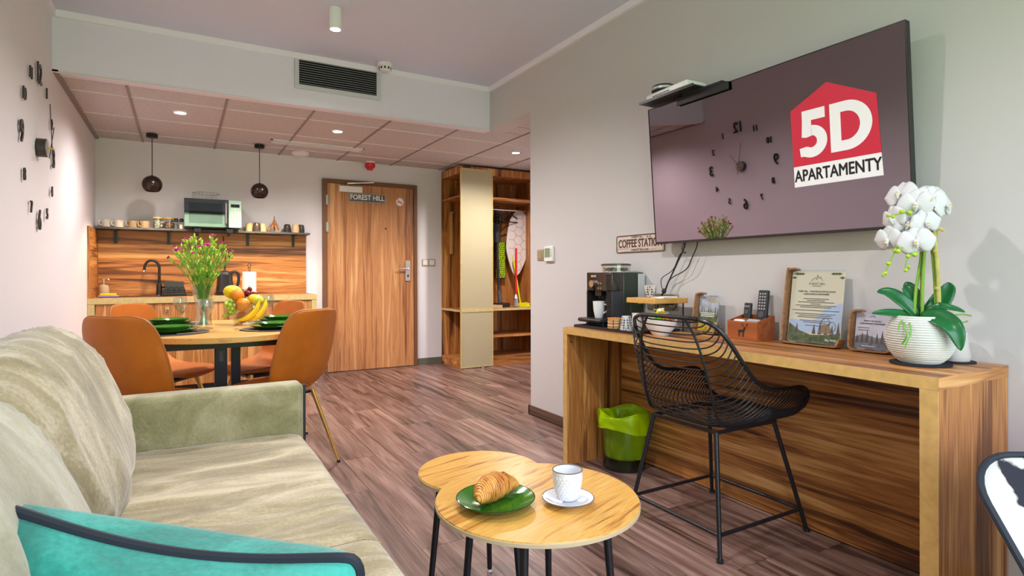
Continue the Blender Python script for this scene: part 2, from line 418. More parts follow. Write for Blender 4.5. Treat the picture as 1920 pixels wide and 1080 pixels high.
# entrance door
d = thing('door_1', 'walnut entrance door in a brown frame', None, (1.845, YB, 0)); d['kind'] = 'structure'
o = box(-.488, .488, -.03, -.002, .006, 2.045).build('leaf', door_wood, d, bevel=.002)
MB().box(-.537, -.488, -.045, 0, 0, 2.087).box(.488, .528, -.045, 0, 0, 2.087).box(-.488, .488, -.045, 0, 2.045, 2.087).build('frame', frame_brown, d, bevel=.003)
for z in (1.86, 1.57): MB().cyl((-.485, -.05, z-.055), (-.485, -.05, z+.055), .009, n=10).box(-.503, -.488, -.048, -.044, z-.05, z+.05).build('hinge', chrome, d)
pl = rrect(.058, .235, .012, 3)
h = MB().prism([(p[0]+.412, -.036, p[1]+1.10) for p in pl], (0, -.008, 0)).build('handle_plate', steel, d)
MB().cyl((.405, -.04, 1.122), (.405, -.075, 1.122), .011, n=10).tube([(.408, -.075, 1.122), (.36, -.078, 1.122), (.29, -.075, 1.122)], .0095, 10).build('lever', chrome, d)
MB().cyl((.412, -.04, 1.045), (.412, -.052, 1.045), .010, n=12).box(.406, .418, -.05, -.044, 1.025, 1.05).build('keyhole', black_metal, d)
MB().cyl((.155, -.03, 1.575), (.155, -.037, 1.575), .009, n=12).build('peephole', black_metal, d)
c = box(-.37, -.12, -.085, -.03, 1.955, 2.02).build('door_closer', white_gloss, d, bevel=.006)
MB().tube([(-.28, -.07, 2.02), (-.28, -.07, 2.05), (0, -.09, 2.075)], .007, 6).tube([(-.26, -.07, 2.045), (.03, -.06, 2.085)], .006, 6).build('closer_arm', chrome, c)

# ================================================================== ceiling fittings
def downlight(x, y, label, power=105):
    t = thing('recessed_spotlight', label, 'ceiling light', (x, y, ZT+.008), group='recessed spotlights in the tile ceiling')
    MB().lathe([(.036,0),(.052,0),(.052,-.006),(.040,-.010),(.036,-.006)], 24, close=True).build('ring', white_gloss, t)
    MB().lathe([(0,-.003),(.037,-.003)], 20).build('lens', lamp_glow_cool, t)
    l = bpy.data.lights.new('spot', 'SPOT'); l.energy = power; l.color = (1,.89,.84); l.spot_size = R(160); l.spot_blend = .8; l.shadow_soft_size = .04
    lo = bpy.data.objects.new('spot_light', l); COL.objects.link(lo); lo.parent = t; lo.location = (0,0,-.03)
    return t
downlight(-.006, 5.055, 'lit recessed spotlight in the tile ceiling above the microwave shelf, leftmost', 62)
downlight(1.17, 5.055, 'lit recessed spotlight in the tile ceiling in front of the door')
downlight(2.956, 5.06, 'lit recessed spotlight in the tile ceiling in front of the wardrobe', 110)
def surface_lamp(x, y, label, power):
    t = thing('surface_spotlight', label, 'ceiling light', (x, y, ZC-.13), group='white cylinder spotlights on the ceiling')
    MB().lathe([(.033,.13),(.036,.128),(.036,.004),(.034,0),(.030,0),(.030,.02),(0,.02)], 28).build('housing', white_gloss, t)
    MB().lathe([(0,.012),(.029,.012)], 24).build('lens', lamp_glow_cool, t)
    l = bpy.data.lights.new('spot', 'SPOT'); l.energy = power; l.color = (1,.93,.92); l.spot_size = R(160); l.spot_blend = .9; l.shadow_soft_size = .035
    lo = bpy.data.objects.new('spot_light', l); COL.objects.link(lo); lo.parent = t; lo.location = (0,0,-.02)
surface_lamp(.804, 3.52, 'white cylinder spotlight on the ceiling in front of the vent', 120)
surface_lamp(.804, 1.75, 'added unseen white cylinder spotlight on the ceiling over the coffee tables', 70)  # out-of-view lamp, added to brighten the near half of the room
surface_lamp(.804, 0.0, 'added unseen white cylinder spotlight on the ceiling nearest the window', 50)  # likewise unseen, added as extra light behind the camera side

t = thing('smoke_detector', 'white domed smoke detector on the ceiling beside the vent grille', 'smoke detector', (1.345, 4.27, ZC), group='smoke detectors')
MB().lathe([(.0,0),(.058,0),(.058,-.018),(.054,-.024),(.0,-.024)], 32).build('base', white_plastic, t)
MB().lathe([(.0,-.024),(.047,-.024),(.042,-.05),(.030,-.058),(0,-.058)], 32).build('dome', white_plastic, t)
for k in range(10):
    a = 2*math.pi*k/10; MB().box(-.006,.006,-.001,.001,-.046,-.030).build('slot', void_dark, t, loc=(.0455*math.cos(a), .0455*math.sin(a), 0), rot=(0,0,a+math.pi/2))
t = thing('ceiling_sensor', 'flat round white sensor on the tile ceiling above the kitchen shelf', 'sensor', (1.05, 6.12, ZT+.006))
MB().lathe([(0,0),(.085,0),(.085,-.015),(.07,-.03),(.03,-.04),(0,-.04)], 32).build('body', white_plastic, t)
MB().lathe([(0,-.038),(.022,-.038),(.018,-.046),(0,-.046)], 20).build('lens', white_gloss, t)
t = thing('fire_siren', 'red fire alarm siren hanging from the tile ceiling above the door', 'alarm', (1.80, 6.26, ZT+.006))
MB().lathe([(0,0),(.052,0),(.052,-.02),(.0,-.02)], 28).build('base', white_plastic, t)
MB().lathe([(0,-.018),(.055,-.018),(.055,-.06),(.05,-.066),(.036,-.07),(.030,-.092),(0,-.092)], 28).build('body', red_plastic, t)
t = thing('slot_diffuser', 'white linear slot air diffuser in the tile ceiling', 'air diffuser', (1.14, 5.72, ZT+.004))
MB().box(-.43,.43,-.075,-.062,-.006,.004).box(-.43,.43,.062,.075,-.006,.004).box(-.43,-.415,-.075,.075,-.006,.004).box(.415,.43,-.075,.075,-.006,.004).box(-.43,.43,-.006,.006,-.006,.004).build('frame', white_gloss, t)
box(-.42,.42,-.068,.068,0,.003).build('back_plate', grey_metal, t)
for s_ in (-.034,.034): MB().box(-.41,.41,s_-.018,s_-.012,-.005,.003).box(-.41,.41,s_+.012,s_+.018,-.005,.003).build('blade', grid_white, t)

# soffit air grille
t = thing('air_grille', 'rectangular grey ventilation grille with dark slats in the soffit', 'vent', (1.025, YS, 2.405))
GW, GH = .315, .245
MB().box(-GW,GW,-.014,0,0,.032).box(-GW,GW,-.014,0,GH-.028,GH).box(-GW,-GW+.03,-.014,0,.032,GH-.028).box(GW-.03,GW,-.014,0,.032,GH-.028).build('frame', mat('grille_frame', (.62,.62,.68), .5), t, bevel=.002)
box(-GW+.03,GW-.03,-.002,0,.032,GH-.028).build('duct_back', void_dark, t)
sl = None
for k in range(11):
    z = .040+k*.0166
    if sl is None:
        sl = MB().add([(-GW+.03,-.013,0),(GW-.03,-.013,0),(GW-.03,-.003,.005),(-GW+.03,-.003,.005),(-GW+.03,-.013,.002),(GW-.03,-.013,.002),(GW-.03,-.003,.007),(-GW+.03,-.003,.007)],
                      [(0,3,2,1),(4,5,6,7),(0,1,5,4),(1,2,6,5),(2,3,7,6),(3,0,4,7)]).build('slat', mat('slat_grey', (.5,.5,.55), .4, .5), t)
        sl.location.z = z
    else:
        c = sl.copy(); COL.objects.link(c); c.location.z = z

# pendants
def pendant(x, y, label):
    t = thing('pendant_lamp', label, 'pendant lamp', (x, y, ZT), group='dark globe pendant lamps over the kitchen')
    MB().lathe([(0,0),(.045,0),(.045,-.028),(.04,-.032),(0,-.032)], 24).build('canopy', black_metal, t)
    MB().cyl((0,0,-.03),(0,0,-.36),.0035,n=8).build('cord', black_plastic, t)
    rr = .078; pr_ = []
    for k in range(15):
        a = R(-52+ (90+52)*k/14); pr_.append((max(rr*math.cos(a),.0), rr*math.sin(a)-.44))
    pr2 = [(max(r-.003,0), z-.001 if k > 10 else z) for k, (r, z) in enumerate(pr_)]
    MB().lathe(pr_, 32).build('shade', mat('bronze_shade', (.05,.035,.028), .25, .7), t)
    MB().lathe(pr2, 32).build('shade_lining', mat('shade_lining', (.75,.65,.5), .5), t)
    MB().cyl((0,0,-.36),(0,0,-.385),.012,n=12).build('socket', black_metal, t)
    MB().ball((0,0,-.462),.027,14,8).build('bulb', lamp_glow, t)
    l = bpy.data.lights.new('pendant', 'SPOT'); l.energy = 60; l.color = (1,.74,.46); l.spot_size = R(125); l.spot_blend = .5; l.shadow_soft_size = .03
    lo = bpy.data.objects.new('pendant_light', l); COL.objects.link(lo); lo.parent = t; lo.location = (0,0,-.50)
pendant(-.222, 5.94, 'dark bronze globe pendant lamp on the left of the microwave')
pendant(.645, 5.94, 'dark bronze globe pendant lamp on the right of the microwave')

# ================================================================== wall things
# clock
CY, CZ = 3.955, 1.747
t = thing('wall_clock', 'large wall clock of separate dark numerals and thin hands', 'clock', (XL, CY, CZ))
clock_dark = mat('clock_dark', (.07,.062,.062), .3, .6)
MB().cyl((.004,0,0),(.045,0,0),.050,n=28).build('hub', clock_dark, t, bevel=.002)
MB().cyl((.045,0,0),(.047,0,0),.046,n=28).build('hub_face', steel, t)
MB().cyl((.047,0,0),(.072,0,0),.006,n=10).build('spindle', gold, t)
def hand(name, ang, ln, tail, w, xo):
    s_, c_ = math.sin(R(ang)), math.cos(R(ang))
    MB().tube([(xo,-s_*tail,-c_*tail),(xo,s_*ln,c_*ln)], w, 6).build(name, clock_dark, t)
hand('minute_hand', -14, .235, .085, .0022, .066); hand('hour_hand', 35, .165, .075, .0022, .060)
for k in range(1, 13):
    a = R(30*k); rr = .395
    big = k in (12, 3, 6, 9)
    lettering('numeral', str(k), .15 if big else .085, clock_dark, t, (.012, rr*math.sin(a), rr*math.cos(a)), (R(90),0,R(90)), ext=.004, off=.0025 if big else .0012, sx_=.8)

# door signs
t = thing('door_sign', 'dark slate FOREST HILL sign with white letters on the door', 'sign', (1.79, YB-.032, 1.905))
box(-.203,.203,-.012,0,-.047,.047).build('panel', mat('slate', (.10,.11,.11), .6, var=.3, vscale=30), t, bevel=.002)
MB().box(-.203,.203,-.014,-.012,.043,.047).box(-.203,.203,-.014,-.012,-.047,-.043).box(-.203,-.199,-.014,-.012,-.047,.047).box(.199,.203,-.014,-.012,-.047,.047).build('border', grey_metal, t)
white_paint = mat('white_print', (.9,.9,.9), .6)
lettering('lettering', 'FOREST HILL', .078, white_paint, t, (0,-.013,.002), (R(90),0,0), off=.0016, sx_=.86)
t = thing('no_smoking_sticker', 'round red and white no smoking sticker on the door', 'sticker', (2.167, YB-.032, 1.885))
red_print = mat('red_print', (.75,.02,.06), .5); black_print = mat('black_print', (.02,.02,.022), .6)
MB().cyl((0,0,0),(0,-.001,0),.048,n=32).build('disc', white_paint, t)
MB().tube([(.043*math.cos(2*math.pi*k/32),-.0015,.043*math.sin(2*math.pi*k/32)) for k in range(32)],.005,6,closed=True,flat=.3).build('ring', red_print, t)
MB().prism([(-.034,-.002,.028),(-.028,-.002,.034),(.034,-.002,-.028),(.028,-.002,-.034)],(0,-.001,0)).build('slash', red_print, t)
MB().box(-.03,.022,-.002,-.001,-.008,0).build('cigarette', black_print, t)
MB().tube([(.012,-.002,.008),(.02,-.002,.016),(.016,-.002,.024),(.026,-.002,.03)],.002,5).build('smoke', grey_metal, t)
def switch(name, label, loc, rot, units, w=.082, m=None):
    t = thing(name, label, 'switch', loc, rot=rot)
    fr = mat(name+'_frame', (.55,.48,.33), .35, .4)
    box(-w*units/2, w*units/2, -.009, 0, -.041, .041).build('surround', fr, t, bevel=.003)
    for u in range(units):
        x0 = -w*units/2+w*u+.011; box(x0, x0+w-.022, -.014, -.009, -.03, .03).build('rocker', m or white_plastic, t, bevel=.002)
switch('light_switch', 'double light switch on the wall between door and wardrobe', (2.525, YB, 1.196), (0,0,0), 2)
switch('wall_switch', 'bronze single switch beside the thermostat', (XR, 3.575, 1.20), (0,0,-R(90)), 1, m=mat('bronze_rocker', (.45,.36,.22), .4, .4))
t = thing('thermostat', 'white thermostat with a small green display on the wall', 'thermostat', (XR, 3.45, 1.203), rot=(0,0,-R(90)))
box(-.055,.055,-.022,0,-.055,.055).build('body', white_gloss, t, bevel=.006)
box(-.04,.025,-.0235,-.022,-.025,.04).build('display', mat('lcd', (.25,.32,.18), .3), t)
for k in range(3): box(.034,.046,-.024,-.022,-.02+.02*k,-.008+.02*k).build('button', grey_metal, t)
# coffee sign
t = thing('coffee_sign', 'whitewashed metal COFFEE STATION sign partly behind the television', 'sign', (XR, 2.517, 1.235), rot=(0,0,-R(90)))
plank_paint = wood('whitewashed_boards', [(.3,(.48,.36,.30)),(.5,(.72,.60,.54)),(.7,(.80,.70,.64))], 'x', across=60, along=4)
brown_print = mat('brown_print', (.10,.045,.03), .6)
MB().prism([(p[0],-.004,p[1]) for p in rrect(.402,.104,.008,3)],(0,.004,0)).build('plate', plank_paint, t)
MB().tube([(p[0],-.005,p[1]) for p in rrect(.396,.098,.008,3)],.0028,6,closed=True).build('rim', brown_print, t)
lettering('lettering', 'COFFEE STATION', .066, brown_print, t, (0,-.0045,.0), (R(90),0,0), off=.0014, sx_=.70)
lettering('lettering', 'FOREST HILL', .017, brown_print, t, (-.02,-.0045,.037), (R(90),0,0))
lettering('lettering', 'THERAPY IN A CUP', .017, brown_print, t, (0,-.0045,-.037), (R(90),0,0))
for k in range(2): MB().prism([(.058+.022*k,-.0046,.031),(.074+.022*k,-.0046,.031),(.066+.022*k,-.0046,.044)],(0,-.0004,0)).build('tree_mark', mat('tree_green', (.08,.30,.03), .6), t)
# ================================================================== kitchen
KX0, KX1, KY0 = XL+.002, 1.15, 5.845
t = thing('worktop', 'walnut kitchen worktop with pale front edge under the splashback', 'worktop', (.24, 6.1, .815))
box(KX0-.24, KX1-.24, -.255, YB-6.1-.002, 0, .05).build('slab', walnut_x, t, bevel=.002)
box(KX0-.24, KX1-.24, -.262, -.2545, 0, .05).build('edge_band', pale_edge, t)
box(-.86-.24+.24, -.15, -.03, .2, .048, .0535).build('sink_rim', mat('black_granite', (.02,.02,.022), .45), t)
cw = (KX1-KX0-.10)/3
names_ = ['nearest the left wall', 'in the middle under the kettle', 'nearest the entrance door']
for k in range(3):
    x0 = KX0+.05+cw*k
    t = thing('kitchen_cabinet', 'walnut base cabinet %s' % names_[k], 'cabinet', (x0+cw/2, 6.1, 0), group='kitchen base cabinets')
    box(-cw/2, cw/2, -.23, .27, .08, .814).build('body', walnut_z, t)
    dd = box(-cw/2+.002, cw/2-.002, -.25, -.2305, .085, .810).build('door', walnut_z, t, bevel=.0015)
    kx = cw/2-.06 if k == 0 else -cw/2+.06
    MB().box(kx-.012, kx+.012, -.268, -.2505, .735, .768).build('knob', chrome, dd, bevel=.003)
    box(-cw/2, cw/2, -.21, .27, 0, .08).build('plinth', black_plastic, t)
for nm, x0, lb in (('end_panel', KX0, 'pale edged cabinet end panel at the left wall'), ('end_panel', KX1-.05, 'pale edged cabinet end panel beside the door')):
    t = thing(nm, lb, 'panel', (x0+.024, 6.1, 0))
    box(-.024, .024, -.25, .27, 0, .814).build('board', walnut_z, t)
    box(-.024, .024, -.259, -.2505, 0, .814).build('edge_band', pale_edge, t)
t = tag(box(-.655, 1.14, YB-.02, YB-.001, .866, 1.468).build('splashback', walnut_x, bevel=.001), 'wide walnut splashback board with horizontal grain', 'splashback')
t = thing('side_splashback', 'upright walnut board against the left wall beside the sink', 'splashback', (XL, 6.1, .866))
box(.001, .018, -.25, .254, 0, .60).build('board', walnut_y, t)
box(.001, .019, -.256, -.2505, 0, .60).build('edge_band', wood('walnut_edge', WAL, 'z', across=30), t)
# shelf
t = thing('wall_shelf', 'long dark grey wall shelf above the splashback', 'shelf', (.24, YB-.1, 1.4685))
box(-.90, .91, -.1, .098, 0, .0185).build('board', dark_grey, t, bevel=.001)
for x in (-.522, -.107, .578, 1.011):
    MB().box(x-.24-.012, x-.24+.012, .062, .076, -.12, 0).box(x-.24-.012, x-.24+.012, -.07, .076, -.008, 0).build('bracket', black_metal, t)
    
def mug(x, label, m, grp, rz=0):
    t = thing('mug', label, 'mug', (x, 6.27, 1.487), rz=rz, group=grp)
    MB().lathe([(0,.004),(.036,0),(.040,.01),(.0415,.066),(.0395,.066),(.038,.012),(0,.010)], 28).build('body', m, t)
    MB().tube([(-.039,0,.055),(-.058,0,.057),(-.066,0,.042),(-.060,0,.024),(-.040,0,.016)], .0055, 8).build('handle', m, t)
cream = mat('cream_ceramic', (.78,.70,.60), .25); taupe = mat('taupe_ceramic', (.33,.23,.14), .2)
mug(-.585, 'cream mug at the left end of the shelf', cream, 'mugs on the shelf', R(35)); mug(-.492, 'cream mug beside the brown mugs', cream, 'mugs on the shelf', R(35))
mug(-.385, 'brown mug beside the cream mugs on the shelf', taupe, 'mugs on the shelf', R(35)); mug(-.292, 'brown mug beside the storage jars', taupe, 'mugs on the shelf', R(35))
def jar(x, label, fill):
    t = thing('storage_jar', label, 'jar', (x, 6.27, 1.487), group='storage jars with wooden lids')
    MB().lathe([(0,0),(.041,0),(.042,.004),(.042,.092),(.040,.092),(.040,.006),(0,.005)], 28).build('jar_glass', glass, t)
    MB().lathe([(0,.093),(.045,.093),(.045,.103),(.043,.106),(0,.106)], 28).build('lid', oak_edge, t)
    o = MB()
    for k in range(60):
        a = random.random()*6.28; r = .031*math.sqrt(random.random()); z = .012+.068*random.random()
        if fill == 'w': o.ball((r*math.cos(a), r*math.sin(a), z), (.012,.005,.006) if k % 2 else (.005,.012,.006), 8, 5)
        else: o.ball((r*math.cos(a), r*math.sin(a), z), .0075, 7, 5)
    b = o.build('contents', mat('sugar_sachets', (.85,.78,.68), .6) if fill == 'w' else mat('granola', (.35,.12,.03), .7), t); b['kind'] = 'stuff'
jar(-.187, 'glass jar of white sachets with a wooden lid', 'w'); jar(-.097, 'glass jar of brown granola with a wooden lid', 'g')
def shaker(x, label, fillm):
    t = thing('shaker', label, 'shaker', (x, 6.25, 1.487), group='salt and pepper shakers')
    MB().lathe([(0,0),(.019,0),(.019,.06),(.014,.07),(0,.07)], 20).build('shaker_glass', glass, t)
    MB().lathe([(0,.003),(.0165,.003),(.0165,.045),(0,.045)], 18).build('contents', fillm, t)
    MB().lathe([(0,.07),(.018,.07),(.018,.09),(.012,.102),(0,.104)], 20).build('cap', black_metal, t)
shaker(-.042, 'pepper shaker with a dark cap beside the granola jar', mat('pepper', (.12,.10,.09), .8)); shaker(.0, 'salt shaker with a dark cap beside the microwave', mat('salt', (.85,.80,.72), .8))
spark = mat('dark_speckled', (.055,.04,.035), .3, var=.6, vscale=150); beige_c = mat('beige_ceramic', (.68,.47,.25), .35, var=.15, vscale=80)
for x, m, lb in ((.587, beige_c, 'beige upturned tumbler next to the microwave'), (.651, spark, 'dark speckled upturned tumbler between two beige ones'), (.712, beige_c, 'beige upturned tumbler left of the wooden tree'),
                 (.945, spark, 'dark speckled upturned tumbler right of the wooden tree'), (1.018, beige_c, 'beige speckled upturned tumbler between two dark ones'), (1.078, spark, 'dark speckled tumbler at the right end of the shelf')):
    y = 6.24 if m is spark and x < .9 or m is beige_c and x > .9 else 6.29
    t = thing('tumbler', lb, 'tumbler', (x, y, 1.487), group='upturned tumblers on the shelf')
    MB().lathe([(.033,0),(.035,.002),(.037,.03),(.034,.065),(.029,.083),(.024,.089),(0,.09)], 24).build('body', m, t)
t = thing('wooden_tree', 'small carved wooden fir tree ornament on the shelf', 'ornament', (.818, 6.27, 1.487))
tree_m = wood('ornament_wood', [(.3,(.25,.08,.02)),(.7,(.62,.26,.07))], 'z', across=60)
MB().cyl((0,0,0),(0,0,.165),.008,.004,n=8).build('trunk', tree_m, t)
for k in range(9):
    a = 2*math.pi*k/9; z = (.125,.105,.09)[k % 3]; ln = (.055,.062,.07)[k % 3]; c_, s_ = math.cos(a), math.sin(a)
    p0 = Vector((.004*c_,.004*s_,z)); p1 = Vector((ln*c_,ln*s_,z-.085)); sd = Vector((-s_,c_,0))*.011; th = Vector((c_*.5,s_*.5,.85))*.004
    mid = p0.lerp(p1,.55)
    MB().prism([p0-sd*.4,mid-sd,p1,mid+sd,p0+sd*.4], th).build('branch', tree_m, t)

# microwave
t = thing('microwave', 'silver and black microwave with a mirrored door on the shelf', 'microwave', (.258, 6.02, 1.4985))
box(-.237,.237,.02,.33,0,.262).build('body', mat('microwave_body', (.16,.16,.17), .35, .7), t, bevel=.004)
dr = box(-.237,.125,0,.0198,.004,.262).build('door', mat('mirror_black_door', (.16,.16,.17), .04, 1), t, bevel=.002)
box(-.20,.075,-.0012,.0,.035,.225).build('door_window', mat('mirror_window', (.10,.10,.11), .03, 1), dr)
MB().tube([(.105,-.004,.03),(.105,-.028,.045),(.105,-.028,.225),(.105,-.004,.24)],.008,8).build('handle', chrome, dr)
pn = box(.127,.237,0,.0198,.004,.262).build('control_panel', mat('panel_silver', (.62,.64,.63), .15, .9), t, bevel=.002)
box(.145,.22,-.001,0,.195,.225).build('display', black_gloss, pn)
MB().cyl((.182,-.0,.075),(.182,-.018,.075),.021,n=24).build('dial', chrome, pn)
for a in range(3):
    for b in range(3): box(.148+a*.026,.164+a*.026,-.002,0,.122+b*.022,.134+b*.022).build('button', white_plastic, pn)
for x in (-.237+.04,.237-.04):
    MB().box(x-.02,x+.02,.03,.07,-.011,0).box(x-.02,x+.02,.26,.3,-.011,0).build('foot', black_plastic, t)
mw = t
t = thing('microwave_bracket', 'pair of black folding arms carrying the microwave', 'bracket', (.258, 6.02, 1.487))
for x in (-.13, .135):
    MB().box(x-.028,x+.028,.0,.13,-.036,-.02).box(x-.012,x+.012,0.12,.15,-.06,-.02).box(x-.028,x+.028,-.006,.012,-.036,.0).build('arm', black_metal, t, bevel=.003)
t = thing('wire_rack', 'round wire grill rack on top of the microwave', 'rack', (.206, 6.2, 1.7605))
wire = mat('wire_grey', (.42,.38,.36), .3, .8)
o = MB().tube([(.115*math.cos(2*math.pi*k/36),.115*math.sin(2*math.pi*k/36),.072) for k in range(36)],.0025,6,closed=True)
o.build('rim', wire, t)
for k in range(7):
    x = -.09+.03*k; h_ = math.sqrt(.115**2-x*x); MB().cyl((x,-h_,.072),(x,h_,.072),.0018,n=6).build('rod', wire, t)
for k in range(3):
    a = R(30+120*k); b = R(60+120*k)
    MB().tube([(.115*math.cos(a),.115*math.sin(a),.072),(.115*math.cos(a),.115*math.sin(a),.002),(.115*math.cos(b),.115*math.sin(b),.002),(.115*math.cos(b),.115*math.sin(b),.072)],.002,6).build('leg', wire, t)
MB().tube([Vector(q)-Vector((.258,6.02,1.4985)) for q in spline([(.362,6.33,1.499),(.362,6.378-.012,1.46),(.36,6.345,1.40),(.378,6.345,1.25),(.372,6.345,1.10),(.385,6.345,.95),(.39,6.34,.872)],24)],.0045,8).build('power_cord', black_plastic, mw)

# counter things
CT = .8655
t = thing('kitchen_tap', 'black gooseneck kitchen tap beside the sink', 'tap', (-.179, 6.25, .869))
MB().lathe([(0,0),(.034,0),(.034,.006),(0,.006)], 24).build('base_plate', chrome, t)
MB().lathe([(0,.006),(.026,.006),(.024,.09),(.018,.11),(0,.112)], 24).build('body', black_metal, t)
P = [(0,0,.1),(0,0,.25)]+[(-.058+.058*math.cos(R(a)),0-.01*a/180,.25+.075*math.sin(R(a))) for a in range(15,181,15)]+[(-.118,-.012,.232)]
MB().tube(P,.0115,12).build('spout', black_metal, t)
MB().cyl((-.118,-.012,.235),(-.121,-.012,.217),.0125,n=14).build('aerator', chrome, t)
MB().tube([(.02,-.005,.07),(.045,-.02,.085),(.075,-.03,.12)],.007,8).build('lever', black_metal, t)
t = thing('soap_dispenser', 'beige soap dispenser with a chrome pump', 'soap dispenser', (-.60, 6.24, CT+.005))
MB().lathe([(0,0),(.040,0),(.042,.008),(.040,.075),(.030,.098),(.014,.104),(0,.104)], 28).build('bottle', mat('beige_stone', (.50,.36,.22), .6), t)
MB().cyl((0,0,.104),(0,0,.150),.007,n=10).tube([(-.012,0,.150),(.0,0,.154),(.034,0,.150),(.040,0,.142)],.005,8).build('pump', chrome, t)
t = thing('sponge', 'yellow sponge with a violet scouring side beside the dispenser', 'sponge', (-.555, 6.08, CT), rz=R(8))
box(-.06,.06,-.035,.035,.016,.034).build('foam', mat('yellow_foam', (.80,.62,.03), .9, bump=.5, bscale=300), t, bevel=.004)
box(-.075,.075,-.045,.045,.004,.0155).build('cloth', mat('violet_cloth', (.30,.28,.62), .9), t, bevel=.004)
t = thing('dish_rack', 'small black dish drainer with an upright tray by the tap', 'dish rack', (-.06, 6.16, CT+.004))
box(-.10,.10,-.07,.07,0,.022).build('base', black_plastic, t, bevel=.004)
box(-.078,.078,.04,.062,.022,.128).build('upright_tray', mat('charcoal_plastic', (.045,.05,.045), .5), t, bevel=.004)
for k in range(4):
    x = -.066+.044*k; MB().tube([(x-.016,-.03,.02),(x-.016,-.03,.068),(x-.010,-.03,.075),(x+.010,-.03,.075),(x+.016,-.03,.068),(x+.016,-.03,.02)],.0035,6).build('wire_loop', black_metal, t)
MB().tube([(-.09,-.05,.02),(-.09,-.05,.05),(.09,-.05,.05),(.09,-.05,.02)],.004,6).build('front_rail', black_metal, t)
t = thing('kettle', 'black electric kettle with a glass body on the worktop', 'kettle', (.36, 6.15, CT))
MB().lathe([(0,0),(.085,0),(.085,.018),(.07,.022),(0,.022)], 32).build('base', black_plastic, t)
MB().lathe([(0,.024),(.078,.024),(.08,.04),(.078,.05),(.066,.19),(.063,.19),(.075,.05),(0,.045)], 32).build('jug', mat('smoked_glass', (.10,.10,.10), .03, trans=.8), t)
MB().lathe([(0,.19),(.066,.19),(.064,.21),(.05,.225),(.015,.23),(.012,.24),(0,.24)], 32).build('lid', black_plastic, t)
MB().tube(spline([(.05,0,.215),(.095,0,.222),(.118,0,.19),(.115,0,.11),(.09,0,.06),(.074,0,.055)],16),.013,10).build('handle', black_plastic, t)
t = thing('paper_towel', 'white kitchen paper roll on a wire holder', 'paper towel', (.57, 6.12, CT))
MB().lathe([(0,.008),(.064,.008),(.064,.222),(.02,.222),(.02,.21),(0,.21)], 36).build('roll', mat('paper_white', (.85,.82,.79), .9, bump=.3, bscale=200), t)
MB().lathe([(0,0),(.07,0),(.07,.007),(0,.007)], 32).build('base', black_metal, t)
MB().tube(spline([(0,0,.01),(0,0,.225),(-.012,0,.25),(.012,0,.275),(.012,0,.292),(0,0,.302),(-.012,0,.292),(-.012,0,.275),(.012,0,.25),(.004,0,.228)],40),.0028,6).build('holder', black_metal, t)

# ================================================================== dining table and chairs
TX, TY, TZ = .22, 3.68, .758
t = thing('dining_table', 'oval oak dining table on black posts', 'table', (TX, TY, 0))
el = [(.50*math.cos(2*math.pi*k/64), .60*math.sin(2*math.pi*k/64), .728) for k in range(64)]
MB().prism(el, (0,0,.030)).build('tabletop', oak, t, bevel=.003)
MB().box(-.34,.32,-.32,-.28,.675,.7275).build('apron', black_metal, t)
MB().box(-.34,.32,.28,.32,.675,.7275).build('apron', black_metal, t)
MB().box(-.34,-.30,-.28,.28,.675,.7275).build('apron', black_metal, t); MB().box(.28,.32,-.28,.28,.675,.7275).build('apron', black_metal, t)
for px, py, w in ((-.04,-.24,.030), (.045,-.06,.024)):
    MB().box(px-w,px+w,py-w,py+w,.012,.7275).build('post', black_metal, t, bevel=.004)
MB().box(-.32,.32,-.27,-.21,0,.014).box(-.30,.34,-.09,-.03,0,.014).build('foot_plate', black_metal, t, bevel=.003)
MB().box(-.05,-.03,-.277,-.27,.60,.66).build('latch', dark_grey, t)

